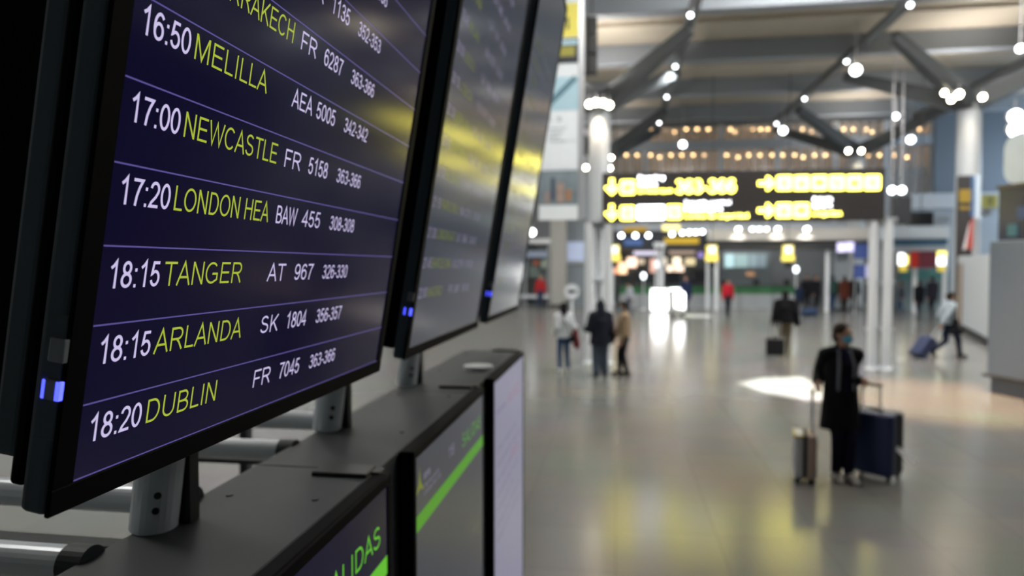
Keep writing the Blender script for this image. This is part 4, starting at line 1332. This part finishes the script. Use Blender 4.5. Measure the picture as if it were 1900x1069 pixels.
# unseen spot added to make the warm pool on the floor near the suitcases
l = bpy.data.lights.new('warm_floor_fill', 'SPOT')
l.energy, l.color, l.spot_size, l.spot_blend, l.shadow_soft_size = 15000, (1.0, 0.66, 0.40), 0.48, 0.9, 0.3
o = bpy.data.objects.new('warm_floor_fill', l)
COL.objects.link(o)
o.location = (5.6, 10.5, 11.0)
o.rotation_euler = (onfloor(1755, 742) - o.location).to_track_quat('-Z', 'Y').to_euler()


# ================================================================== PEOPLE AND LUGGAGE
SKIN = mat('skin', (0.42, 0.24, 0.17), 0.55)


def cloth(name, c, rough=0.85):
    return mat(name, c, rough, vary=0.12, scale=14, bump=0.05, spec=0.15)


def _capsule(bm, p0, r0, p1, r1, n=14, k=4):
    p0, p1 = Vector(p0), Vector(p1)
    d = p1 - p0
    q = d.to_track_quat('Z', 'Y') if d.length > 1e-6 else Vector((0, 0, 1)).to_track_quat('Z', 'Y')
    rings = []
    for i in range(k + 1):
        a = -math.pi / 2 + math.pi / 2 * i / k
        rings.append((p0, r0 * math.cos(a), r0 * math.sin(a)))
    for i in range(k + 1):
        a = math.pi / 2 * i / k
        rings.append((p1, r1 * math.cos(a), r1 * math.sin(a)))
    vs = []
    for c, r, h in rings:
        r = max(r, 1e-4)
        vs.append([bm.verts.new(c + q @ Vector((r * math.cos(2 * math.pi * j / n), r * math.sin(2 * math.pi * j / n), h))) for j in range(n)])
    for a, b in zip(vs, vs[1:]):
        for j in range(n):
            bm.faces.new((a[j], a[(j + 1) % n], b[(j + 1) % n], b[j]))
    bm.faces.new(vs[0][::-1])
    bm.faces.new(vs[-1])


def _ellipsoid(bm, c, r, R=None):
    ret = bmesh.ops.create_uvsphere(bm, u_segments=18, v_segments=12, radius=1)
    M = Matrix.Translation(c) @ (R.to_4x4() if R is not None else Matrix.Identity(4)) @ Matrix.Diagonal((*r, 1))
    bmesh.ops.transform(bm, matrix=M, verts=ret['verts'])


def _hull_ring(bm, rings):
    """a closed lofted body: rings of (centre, rx, ry), elliptical sections in the horizontal plane"""
    n = 22
    vs = []
    for c, rx, ry in rings:
        c = Vector(c)
        vs.append([bm.verts.new(c + Vector((rx * math.cos(2 * math.pi * j / n), ry * math.sin(2 * math.pi * j / n), 0))) for j in range(n)])
    for a, b in zip(vs, vs[1:]):
        for j in range(n):
            bm.faces.new((a[j], a[(j + 1) % n], b[(j + 1) % n], b[j]))
    bm.faces.new(vs[0][::-1])
    bm.faces.new(vs[-1])


def blob(name, prims, material, parent, voxel, smooth=4):
    """fuse overlapping tapered volumes into one continuous surface"""
    bm = bmesh.new()
    for p in prims:
        if p[0] == 'c':
            _capsule(bm, *p[1:])
        elif p[0] == 'e':
            _ellipsoid(bm, *p[1:])
        else:
            _hull_ring(bm, p[1])
    bmesh.ops.recalc_face_normals(bm, faces=bm.faces)
    me = bpy.data.meshes.new(name)
    bm.to_mesh(me)
    bm.free()
    tmp = bpy.data.objects.new('fusing', me)
    COL.objects.link(tmp)
    m = tmp.modifiers.new('r', 'REMESH')
    m.mode = 'VOXEL'
    m.voxel_size = voxel
    if smooth:
        s_ = tmp.modifiers.new('s', 'SMOOTH')
        s_.factor = 0.5
        s_.iterations = smooth
    dg = bpy.context.evaluated_depsgraph_get()
    out = bpy.data.meshes.new_from_object(tmp.evaluated_get(dg), depsgraph=dg)
    bpy.data.objects.remove(tmp)
    bpy.data.meshes.remove(me)
    return link(name, out, material, parent, smooth=True)


def two_bone(a, c, l1, l2, pole):
    a, c, pole = Vector(a), Vector(c), Vector(pole)
    d = c - a
    L_ = min(d.length, (l1 + l2) * 0.999)
    d = d.normalized()
    c = a + d * L_
    x = (l1 * l1 - l2 * l2 + L_ * L_) / (2 * L_)
    h = math.sqrt(max(l1 * l1 - x * x, 0))
    pv = pole - d * pole.dot(d)
    return a + d * x + pv.normalized() * h, c


def person(label, loc, height, heading, stride=(0.0, 0.0), feet_w=0.09, foot_lift=(0, 0), hands=None, lean=0.0, head_yaw=0.0, head_pitch=0.0,
           top=(0.02, 0.02, 0.02), length=0.80, bulk=0.0, trousers=(0.03, 0.03, 0.04), leg_bulk=0.0, shoes=(0.02, 0.02, 0.02), hair=(0.02, 0.015, 0.012),
           hair_style='short', mask=None, hood=None, voxel=0.012, shirt=None, lapel=None, grip=0.6, elbow_out=0.06):
    """person facing local +Y; hands are (hand of local +X side, hand of local -X side) as local targets"""
    t = empty('person', loc, math.radians(heading), label, 'person')
    k = height / 1.75
    R_l = Matrix.Rotation(math.radians(-lean), 3, 'X')
    hip_z = 0.105 + math.sqrt(0.838 ** 2 - max(abs(stride[0]), abs(stride[1])) ** 2)
    P = Vector((0, 0, hip_z))

    def tr(v):       # torso space, leaning forward about the pelvis
        v = Vector(v)
        return P + R_l @ (v - Vector((0, 0, 0.92)))
    body, coat, legs = [], [], []
    chest, belly, neck = tr((0, 0, 1.28)), tr((0, 0, 1.06)), tr((0, 0, 1.50))
    headc = tr((0, 0.03, 1.62))
    # body core
    body += [('c', tr((0, 0, 0.95)), 0.125, tr((0, 0, 1.10)), 0.120), ('c', tr((0, 0, 1.10)), 0.120, tr((0, 0.01, 1.30)), 0.130),
             ('c', tr((-0.11, 0, 1.38)), 0.075, tr((0.11, 0, 1.38)), 0.075), ('c', tr((0, 0, 1.38)), 0.07, tr((0, 0.02, 1.55)), 0.055)]
    Rh = R_l @ Matrix.Rotation(math.radians(head_yaw), 3, 'Z') @ Matrix.Rotation(math.radians(-head_pitch), 3, 'X')

    def hd(v):
        return headc + Rh @ Vector(v)
    body += [('e', hd((0, 0, 0.02)), (0.076, 0.096, 0.108), Rh), ('e', hd((0, 0.032, -0.055)), (0.054, 0.062, 0.062), Rh),
             ('c', hd((0, 0.094, 0.015)), 0.011, hd((0, 0.112, -0.022)), 0.016), ('e', hd((-0.077, 0.0, -0.005)), (0.012, 0.02, 0.032), Rh), ('e', hd((0.077, 0.0, -0.005)), (0.012, 0.02, 0.032), Rh),
             ('c', hd((-0.022, 0.085, -0.056)), 0.010, hd((0.022, 0.085, -0.056)), 0.010), ('c', hd((-0.05, 0.082, 0.040)), 0.010, hd((0.05, 0.082, 0.040)), 0.010)]
    hands = hands or ((0.25, 0.08, 0.80), (-0.25, 0.08, 0.80))
    for sx, st_, lift, hnd in ((1, stride[0], foot_lift[0], hands[0]), (-1, stride[1], foot_lift[1], hands[1])):
        hip = P + Vector((sx * 0.085, 0, -0.02))
        ank = Vector((sx * feet_w, st_, 0.085 + lift))
        knee, ank = two_bone(hip, ank, 0.425, 0.42, (0, 1, 0.05))
        body += [('c', hip, 0.082, knee, 0.052), ('c', knee, 0.052, knee.lerp(ank, 0.35), 0.052), ('c', knee.lerp(ank, 0.35), 0.052, ank, 0.036)]
        legs += [('c', hip, 0.100 + leg_bulk, knee, 0.068 + leg_bulk), ('c', knee, 0.068 + leg_bulk, ank + (knee - ank).normalized() * 0.03, 0.056 + leg_bulk)]
        pitch_ = math.radians(-45 if lift > 0.08 else 0)
        Rf = Matrix.Rotation(pitch_, 3, 'X')
        toe = ank + Rf @ Vector((sx * 0.02, 0.15, -0.052))
        heel = ank + Rf @ Vector((0, -0.045, -0.045))
        body += [('c', ank, 0.036, heel, 0.030), ('c', heel, 0.030, toe, 0.026)]
        sh = [('c', ank + Vector((0, 0, -0.01)), 0.046, heel, 0.042), ('c', heel, 0.042, ank.lerp(toe, 0.6), 0.040), ('c', ank.lerp(toe, 0.55), 0.042, toe + Rf @ Vector((0, 0.01, 0.0)), 0.034),
              ('c', ank, 0.044, toe.lerp(ank, 0.35), 0.036)]
        blob('shoe', sh, cloth('shoe_%.2f_%.2f_%.2f' % shoes, shoes, 0.5), t, voxel * 0.8)
        # arm, hand and fingers
        shl = tr((sx * 0.172, 0, 1.395))
        elb, wr = two_bone(shl, Vector(hnd), 0.295, 0.265, (sx * elbow_out, -1, -0.35))
        fd = (wr - elb).normalized()
        body += [('c', tr((sx * 0.10, 0, 1.41)), 0.062, shl, 0.062), ('c', shl, 0.056, elb, 0.041), ('c', elb, 0.041, wr, 0.028)]
        coat += [('c', tr((sx * 0.09, 0, 1.40)), 0.088 + bulk, shl, 0.074 + bulk), ('c', shl, 0.072 + bulk, elb, 0.058 + bulk), ('c', elb, 0.058 + bulk, wr - fd * 0.02, 0.046 + bulk * 0.7)]
        side = fd.cross(Vector((-sx, 0, 0))).normalized()        # across the palm
        if side.length < 0.5:
            side = Vector((0, 1, 0))
        nrm = fd.cross(side).normalized() * (-1 if fd.cross(side).x * sx > 0 else 1)   # palm looks inwards
        pc = wr + fd * 0.055
        Rp = Matrix((side, nrm, fd)).transposed()
        body.append(('e', pc, (0.042, 0.018, 0.055), Rp))
        for i, (off_, ln) in enumerate(((0.031, 0.066), (0.011, 0.076), (-0.010, 0.070), (-0.030, 0.054))):
            b0_ = wr + fd * 0.095 + side * off_
            c1 = b0_ + (fd * math.cos(grip * 0.7) + nrm * math.sin(grip * 0.7)) * ln * 0.55
            c2 = c1 + (fd * math.cos(grip * 1.9) + nrm * math.sin(grip * 1.9)) * ln * 0.55
            body += [('c', b0_, 0.0095, c1, 0.0088), ('c', c1, 0.0088, c2, 0.0075)]
        b0_ = wr + fd * 0.03 + side * 0.036
        c1 = b0_ + (fd * 0.6 + side * 0.7 + nrm * 0.3).normalized() * 0.042
        c2 = c1 + (fd * 0.85 + nrm * 0.55).normalized() * 0.034
        body += [('c', b0_, 0.014, c1, 0.0105), ('c', c1, 0.0105, c2, 0.0085)]
    blob('body', body, SKIN, t, min(voxel, 0.010))
    # trousers
    legs += [('c', P + Vector((-0.05, 0, 0.0)), 0.118 + leg_bulk * .5, P + Vector((0.05, 0, 0.0)), 0.118 + leg_bulk * .5), ('c', P, 0.125, tr((0, 0, 1.02)), 0.13)]
    blob('trousers', legs, cloth('trousers_%.3f_%.3f_%.3f' % trousers, trousers), t, voxel)
    # upper garment
    hem = tr((0, 0, length + 0.04)) if length > 0.88 else Vector((P.x, P.y + 0.0, length + 0.02))
    rings = [(hem, 0.195 + bulk + (0.02 if length < 0.75 else 0), 0.150 + bulk), (tr((0, 0, 0.98)), 0.178 + bulk, 0.138 + bulk), (tr((0, 0, 1.12)), 0.165 + bulk, 0.130 + bulk),
             (tr((0, 0.005, 1.30)), 0.182 + bulk, 0.138 + bulk), (tr((0, 0, 1.41)), 0.150 + bulk, 0.105 + bulk * .6), (tr((0, 0, 1.475)), 0.075, 0.075)]
    if hem.z > tr((0, 0, 0.98)).z:
        rings.pop(1)
    coat += [('h', rings), ('c', tr((0, -0.01, 1.45)), 0.072, tr((0, 0.0, 1.50)), 0.070)]
    cm = cloth('top_%.3f_%.3f_%.3f' % top, top)
    blob('jacket', coat, cm, t, voxel)
    if shirt:
        R_ = [(tr((0, 0.062, z)), rx, 0.092 + dy) for z, rx, dy in ((0.98, 0.075, 0.0), (1.12, 0.07, -0.008), (1.30, 0.06, 0.0), (1.42, 0.045, -0.02), (1.47, 0.035, -0.04))]
        blob('shirt', [('h', R_)], cloth('shirt_%.3f_%.3f_%.3f' % shirt, shirt), t, voxel * 0.8, 2)
        for sx in (-1, 1):
            pr = [('c', tr((sx * 0.085, 0.128, 1.02)), 0.016, tr((sx * 0.080, 0.132, 1.28)), 0.020), ('c', tr((sx * 0.080, 0.132, 1.28)), 0.022, tr((sx * 0.062, 0.075, 1.45)), 0.022)]
            blob('lapel', pr, cloth('lapel', lapel), t, voxel * 0.8, 2)
    # hair, hood, mask
    hm = cloth('hair_%.3f_%.3f_%.3f' % hair, hair, 0.7)
    hp = [('e', hd((0, -0.014, 0.046)), (0.086, 0.098, 0.098), Rh), ('e', hd((0, -0.05, -0.01)), (0.080, 0.064, 0.085), Rh)]
    if hair_style == 'long':
        hp += [('c', hd((0, -0.05, -0.02)), 0.085, hd((0, -0.085, -0.17)), 0.075), ('c', hd((-0.07, -0.01, 0.0)), 0.03, hd((-0.075, -0.02, -0.16)), 0.032), ('c', hd((0.07, -0.01, 0.0)), 0.03, hd((0.075, -0.02, -0.16)), 0.032)]
    elif hair_style == 'bun':
        hp += [('e', hd((0, -0.115, 0.03)), (0.045, 0.045, 0.045), Rh)]
    elif hair_style == 'pony':
        hp += [('c', hd((0, -0.10, 0.03)), 0.035, hd((0, -0.14, -0.14)), 0.022)]
    if hood:
        blob('hood', [('e', hd((0, -0.02, 0.03)), (0.112, 0.120, 0.122), Rh), ('c', hd((0, -0.02, 0.08)), 0.075, hd((0, -0.05, 0.20)), 0.02), ('c', hd((0, -0.05, -0.04)), 0.11, tr((0, -0.04, 1.44)), 0.12)], cm, t, voxel)
    else:
        blob('hair', hp, hm, t, voxel * 0.7)
    if mask:
        blob('face_mask', [('e', hd((0, 0.062, -0.045)), (0.060, 0.052, 0.050), Rh), ('c', hd((-0.055, 0.05, -0.04)), 0.022, hd((0.055, 0.05, -0.04)), 0.022)], cloth('mask', mask, 0.7), t, min(voxel, 0.008), 2)
    t.scale = (k, k, k)
    return t


def local(t_loc, heading, k, p):
    v = Matrix.Rotation(-math.radians(heading), 3, 'Z') @ (Vector(p) - Vector(t_loc))
    return v / k


def suitcase(name, label, loc, w_, d_, h_, rot, shell, side, handle_h, tilt=0.0, four=True, cat='suitcase', group=None, band=None, tagc=None, handle_lean=0.0, front=None):
    """upright case: width along local x, depth along local y; the handle rises at the back (+y)"""
    t = empty(name, loc, math.radians(rot), label, cat, group)
    Mt = Matrix.Rotation(math.radians(tilt), 4, 'X')
    z0 = 0.06
    bm = bmesh.new()
    add_box(bm, (-w_ / 2, -d_ / 2, z0), (w_ / 2, -0.012, z0 + h_), min(w_, d_) * 0.16, 4, Mt)
    bm_obj('front_shell', bm, front or shell, t, smooth=False)
    bm = bmesh.new()
    add_box(bm, (-w_ / 2, 0.012, z0), (w_ / 2, d_ / 2, z0 + h_), min(w_, d_) * 0.16, 4, Mt)
    bm_obj('back_shell', bm, shell, t)
    bm = bmesh.new()
    add_box(bm, (-w_ / 2 + 0.008, -0.03, z0 + 0.008), (w_ / 2 - 0.008, 0.03, z0 + h_ - 0.008), 0.02, 2, Mt)
    bm_obj('zip_band', bm, side, t)
    for i in range(4):
        x_ = -w_ / 2 + w_ * (i + 1) / 5
        bm = bmesh.new()
        add_box(bm, (x_ - 0.012, -d_ / 2 - 0.006, z0 + 0.08), (x_ + 0.012, -d_ / 2 + 0.004, z0 + h_ - 0.08), 0.003, 1, Mt)
        bm_obj('shell_rib', bm, front or shell, t)
    for sx in (-1, 1):
        for sy in ((-1, 1) if four else (1,)):
            c = Vector((sx * (w_ / 2 - 0.05), sy * (d_ / 2 - 0.045), 0.032))
            bm = bmesh.new()
            add_tube(bm, Mt @ (c + Vector((-0.014, 0, 0))), Mt @ (c + Vector((0.014, 0, 0))), 0.032, n=16)
            add_box(bm, c + Vector((-0.02, -0.02, 0.012)), c + Vector((0.02, 0.02, 0.045)), 0.004, 1, Mt)
            bm_obj('wheel', bm, M_black, t)
    top_ = z0 + h_
    Mh = Mt @ Matrix.Translation((0, d_ / 2 - 0.05, top_)) @ Matrix.Rotation(math.radians(handle_lean), 4, 'Y')
    bm = bmesh.new()
    hw = min(w_ * 0.28, 0.10)
    for sx in (-1, 1):
        add_tube(bm, Mh @ Vector((sx * hw, 0, -0.03)), Mh @ Vector((sx * hw, 0, handle_h)), 0.011, n=10)
    h_o = bm_obj('telescopic_handle', bm, M_frame, t)
    bm = bmesh.new()
    add_box(bm, (-hw - 0.02, -0.018, handle_h - 0.012), (hw + 0.02, 0.018, handle_h + 0.02), 0.01, 2, Mh)
    bm_obj('grip', bm, M_black, h_o)
    bm = bmesh.new()
    add_box(bm, (-0.08, -0.012, top_ - 0.005), (0.08, 0.012, top_ + 0.028), 0.01, 2, Mt)
    bm_obj('carry_handle', bm, M_black, t)
    if band:
        bm = bmesh.new()
        add_box(bm, (-w_ / 2 - 0.004, -d_ / 2 - 0.004, z0 + h_ * 0.93), (w_ / 2 + 0.004, -0.02, z0 + h_ * 0.98), 0.004, 1, Mt)
        bm_obj('ribbon', bm, band, t)
    return t


# ---- the traveller with two suitcases
ml = onfloor(1557, 889)
ml = Vector((ml.x, ml.y, 0))
mh = at(1565, 603, ml.y).z
MK = mh / 1.75
HD = 188
hr_w, hl_w = at(1516, 722, ml.y - 0.05), at(1608, 716, ml.y - 0.16)
person('person in a long open black coat and light blue mask, wheeling two suitcases', ml, mh, HD, stride=(0.04, 0.10), feet_w=0.055, foot_lift=(0, 0),
       hands=(local(ml, HD, MK, hr_w) + Vector((0, 0, 0.07)), local(ml, HD, MK, hl_w) + Vector((0.06, 0, 0.05))), head_yaw=32, head_pitch=-4,
       top=(0.006, 0.006, 0.007), length=0.56, bulk=0.012, trousers=(0.006, 0.007, 0.020), shoes=(0.42, 0.40, 0.38), hair=(0.030, 0.018, 0.012),
       mask=(0.10, 0.42, 0.62), shirt=(0.006, 0.008, 0.028), lapel=(0.16, 0.17, 0.21), voxel=0.008, elbow_out=-0.3)
sl_ = onfloor(1497, 897)
M_silv = mat('case_silver', (0.46, 0.47, 0.50), 0.35, metal=0.3)
M_rose = mat('case_rose', (0.36, 0.27, 0.23), 0.35, metal=0.3)
gz = hr_w.z
s_ = suitcase('suitcase', 'small silver hard suitcase standing at the coat wearer, its narrow side showing', (sl_.x, sl_.y + 0.1, 0), 0.36, 0.24, 0.50, -102, M_rose, M_black, max(gz - 0.58, 0.3), 0, front=M_silv, handle_lean=0,
              band=mat('ribbon_yellow', (0.45, 0.35, 0.03), 0.6))
bl_ = onfloor(1622, 890)
M_navy = mat('case_navy', (0.012, 0.024, 0.085), 0.4)
M_navyd = mat('case_black', (0.010, 0.011, 0.014), 0.4)
s_ = suitcase('suitcase', 'large navy suitcase with a white tag, taller than the silver one', (bl_.x + 0.04, bl_.y + 0.10, 0), 0.50, 0.36, 0.72, 138, M_navy, M_navyd, max(hl_w.z - 0.80, 0.2), 0, front=M_navyd)
bm = bmesh.new()
hv, nv = Vector((0, -0.042, 0.055)), Vector((0, 0.003, 0.002))
q_ = []
for c, f_ in ((Vector((-0.255, 0.06, 0.40)), 0.6), (Vector((-0.35, 0.09, 0.35)), 0.7), (Vector((-0.47, 0.12, 0.29)), 1.0)):
    q_.append([bm.verts.new(c + hv * (f_ * s1) + nv * s2) for s1, s2 in ((-0.7, -1), (0.7, -1), (0.7, 1), (-0.7, 1))])
for a_, b_ in zip(q_, q_[1:]):
    for i in range(4):
        bm.faces.new((a_[i], a_[(i + 1) % 4], b_[(i + 1) % 4], b_[i]))
bm.faces.new(q_[0][::-1])
bm.faces.new(q_[-1])
bm_obj('paper_tag', bm, mat('tag_white', (0.9, 0.9, 0.88), 0.6), s_)

# ---- the three people standing near the first counter
a = onfloor(1046, 690)
hgt = at(1040, 563, a.y).z
person('person with long black hair in a white jacket and jeans, carrying a red coat', a, hgt, 22, stride=(0.03, -0.03), feet_w=0.12,
       hands=((0.24, 0.18, 1.05), (-0.20, 0.14, 0.98)), head_yaw=-8, top=(0.62, 0.66, 0.70), length=0.86, bulk=0.02, trousers=(0.045, 0.10, 0.22), shoes=(0.70, 0.72, 0.75),
       hair=(0.006, 0.006, 0.008), hair_style='long', voxel=0.011)
kk = hgt / 1.75


def held(name, label, cat, prims, color, base, heading, k_, voxel=0.012, rough=0.8, extra=None):
    """soft thing carried by a person; its empty sits at the person's feet position"""
    t = empty(name, base, math.radians(heading), label, cat)
    prims2 = [tuple(p) for p in prims]
    o = blob('fabric_body', prims2, cloth('%s_%.2f_%.2f_%.2f' % (name, *color), color, rough), t, voxel)
    t.scale = (k_, k_, k_)
    if extra:
        extra(t)
    return t


held('folded_coat', 'dark red coat hanging over the arm of the person in the white jacket', 'coat',
     [('c', (0.31, 0.04, 1.08), 0.06, (0.31, 0.20, 1.10), 0.06), ('c', (0.32, 0.04, 1.06), 0.06, (0.37, 0.02, 0.70), 0.075), ('c', (0.32, 0.18, 1.08), 0.06, (0.38, 0.18, 0.66), 0.08), ('c', (0.34, 0.10, 1.0), 0.06, (0.39, 0.10, 0.64), 0.08)],
     (0.22, 0.035, 0.04), a, 22, kk)


def strap(pts, r=0.012):
    def f(t):
        bm = bmesh.new()
        for p, q in zip(pts, pts[1:]):
            add_tube(bm, p, q, r, n=8)
        bm_obj('strap', bm, M_black, t)
    return f


held('shoulder_bag', 'small black bag at the hip of the person in the white jacket', 'bag', [('e', (0.17, -0.16, 0.86), (0.10, 0.05, 0.10)), ('c', (0.10, -0.16, 0.81), 0.045, (0.24, -0.16, 0.81), 0.045)],
     (0.010, 0.010, 0.014), a, 22, kk, extra=strap([(0.12, -0.165, 0.93), (0.06, -0.175, 1.15), (-0.03, -0.165, 1.34), (-0.10, -0.07, 1.49)]))

a = onfloor(1114, 699)
hgt = at(1114, 553, a.y).z
person('person in a bulky dark blue hooded parka and wide grey trousers', a, hgt / 1.055, 18, stride=(0.02, -0.04), feet_w=0.11,
       hands=((0.24, 0.16, 0.98), (-0.27, 0.26, 1.10)), head_yaw=0, top=(0.016, 0.019, 0.030), length=0.74, bulk=0.055, trousers=(0.075, 0.10, 0.135), leg_bulk=0.035, shoes=(0.02, 0.022, 0.03), hood=True, voxel=0.011)
a = onfloor(1158, 697)
hgt = at(1156, 561, a.y).z
person('person in a tan jacket and black trousers facing the hooded parka', a, hgt, 95, stride=(0.10, -0.06), feet_w=0.08,
       hands=((0.20, 0.22, 0.90), (-0.23, 0.10, 0.86)), head_pitch=6, top=(0.30, 0.22, 0.14), length=0.90, bulk=0.02, trousers=(0.010, 0.010, 0.012), shoes=(0.012, 0.012, 0.012), hair=(0.012, 0.010, 0.009), mask=(0.5, 0.5, 0.52), voxel=0.011)
held('shoulder_bag', 'black bag hanging between the hooded parka and the tan jacket', 'bag', [('c', (0.02, 0.30, 0.86), 0.09, (0.02, 0.30, 1.0), 0.07), ('c', (-0.08, 0.30, 0.84), 0.06, (0.12, 0.30, 0.84), 0.06)],
     (0.008, 0.008, 0.010), a, 95, hgt / 1.75, extra=strap([(-0.06, 0.30, 1.02), (0.02, 0.28, 1.14), (0.15, 0.23, 0.97)]))

# ---- walking away with a small black trolley
a = onfloor(1456, 660)
hgt = at(1462, 538, a.y).z
person('person in a short black coat and tan trousers walking away, pulling a black trolley', a, hgt, -12, stride=(0.18, -0.22), foot_lift=(0, 0.07), feet_w=0.07,
       hands=((0.30, 0.06, 0.84), (-0.30, -0.06, 0.80)), lean=9, head_pitch=-24, top=(0.005, 0.005, 0.006), length=0.84, bulk=0.05, trousers=(0.17, 0.135, 0.085), shoes=(0.03, 0.025, 0.02), hair=(0.006, 0.006, 0.008), voxel=0.011)
c = onfloor(1437, 663)
suitcase('rolling_bag', 'small black trolley bag behind the person in tan trousers', (c.x, c.y - 0.05, 0), 0.46, 0.25, 0.46, 172, M_navyd, M_black, 0.42, 0, True, 'trolley bag', None, handle_lean=-6)

# ---- striding past the white booth with a blue trolley
a = onfloor(1757, 664)
hgt = at(1757, 541, a.y).z
person('person in a pale grey jacket striding past the white booth with a black bag', a, hgt / 0.98, -78, stride=(0.30, -0.34), foot_lift=(0, 0.10), feet_w=0.06,
       hands=((0.24, -0.34, 0.86), (-0.22, 0.14, 0.92)), lean=4, top=(0.30, 0.345, 0.38), length=0.86, bulk=0.02, trousers=(0.012, 0.020, 0.045), shoes=(0.012, 0.012, 0.014), hair=(0.022, 0.016, 0.012), hair_style='bun', voxel=0.011)
held('shoulder_bag', 'big black shoulder bag on the person in the pale grey jacket', 'bag', [('c', (0.24, 0.04, 0.72), 0.10, (0.24, 0.04, 0.98), 0.08), ('c', (0.24, -0.08, 0.70), 0.08, (0.24, 0.18, 0.72), 0.08)],
     (0.008, 0.009, 0.012), a, -78, hgt / 1.75, extra=strap([(0.24, -0.04, 1.0), (0.2, 0.0, 1.45), (0.24, 0.10, 1.0)]))
c = onfloor(1698, 664)
suitcase('suitcase', 'blue-violet trolley tilted behind the person in the pale grey jacket', (c.x, c.y, 0.0), 0.42, 0.26, 0.60, -75, mat('case_blueviolet', (0.026, 0.038, 0.10), 0.4), M_navyd, 0.42, -38)

# ---- farther people
FAR = (
    (1272, 581, 507, 170, (0.014, 0.022, 0.060), 0.60, (0.014, 0.018, 0.04), 'person in dark blue beside the sunlit cart', {}),
    (1350, 587, 519, 185, (0.42, 0.015, 0.03), 0.94, (0.022, 0.022, 0.03), 'person in a bright red top and dark trousers in front of the green counters', {}),
    (1482, 584, 526, 20, (0.012, 0.020, 0.045), 0.70, (0.02, 0.02, 0.03), 'person in a navy coat just beyond the person in tan trousers', {}),
    (1513, 577, 501, 200, (0.010, 0.010, 0.014), 0.72, (0.014, 0.014, 0.018), 'person in black standing near the thin canopy post', {}),
    (1497, 574, 506, 150, (0.014, 0.013, 0.017), 0.80, (0.02, 0.02, 0.02), 'person in black half hidden beside another in black near the canopy post', {}),
    (1545, 578, 512, 10, (0.030, 0.065, 0.055), 0.84, (0.02, 0.05, 0.12), 'person in dark green with blue trousers past the thin canopy post', {}),
    (1567, 579, 504, 0, (0.10, 0.030, 0.018), 0.60, (0.02, 0.016, 0.014), 'person in a long rust brown coat before the grey pillar', {'hair_style': 'long', 'hair': (0.05, 0.03, 0.02)}),
    (1584, 577, 508, -30, (0.010, 0.018, 0.022), 0.78, (0.012, 0.014, 0.02), 'person in near black beside the rust brown coat', {}),
    (1705, 593, 521, 15, (0.008, 0.009, 0.013), 0.78, (0.03, 0.035, 0.05), 'person in a black jacket walking under the dark red sign', {}),
    (1729, 588, 505, 10, (0.020, 0.020, 0.030), 0.70, (0.014, 0.014, 0.02), 'taller person in charcoal next to the black jacket under the red sign', {}),
    (1672, 580, 524, 60, (0.05, 0.055, 0.075), 0.86, (0.022, 0.045, 0.12), 'person with blue trousers partly behind the white sign poles', {}),
    (1168, 584, 537, 120, (0.40, 0.42, 0.46), 0.90, (0.06, 0.07, 0.10), 'person in pale grey seen past the tan jacket', {}),
    (1003, 574, 512, 170, (0.40, 0.025, 0.03), 0.94, (0.04, 0.05, 0.09), 'person in a red top at the open shop shelf', {'hair': (0.35, 0.16, 0.05)}),
)
for px, fy, ty, hdg, tp, ln, trs, lab, kw in FAR:
    a = onfloor(px, fy)
    h_ = min(max(at(px, ty, a.y).z, 1.55), 1.90)
    i = int(px) % 5
    person(lab, a, h_, hdg, stride=(0.10 + 0.04 * (i % 3), -0.12), foot_lift=(0, 0.05 if i % 2 else 0), feet_w=0.07, hands=((0.24, 0.10 + 0.05 * (i % 2), 0.84), (-0.25, -0.06, 0.82)),
           top=tp, length=ln, bulk=0.025, trousers=trs, voxel=0.018, **kw)
c = onfloor(1502, 588)
held('travel_bag', 'dark blue travel bag on the floor beyond the person in tan trousers', 'bag', [('c', (-0.22, 0, 0.2), 0.19, (0.22, 0, 0.24), 0.19), ('c', (-0.1, 0, 0.36), 0.07, (0.1, 0, 0.4), 0.07)], (0.03, 0.05, 0.10), (c.x, c.y, 0), 0, 1.0,
     extra=strap([(-0.14, 0, 0.38), (-0.1, 0, 0.54), (0.1, 0, 0.56), (0.14, 0, 0.38)], 0.018))
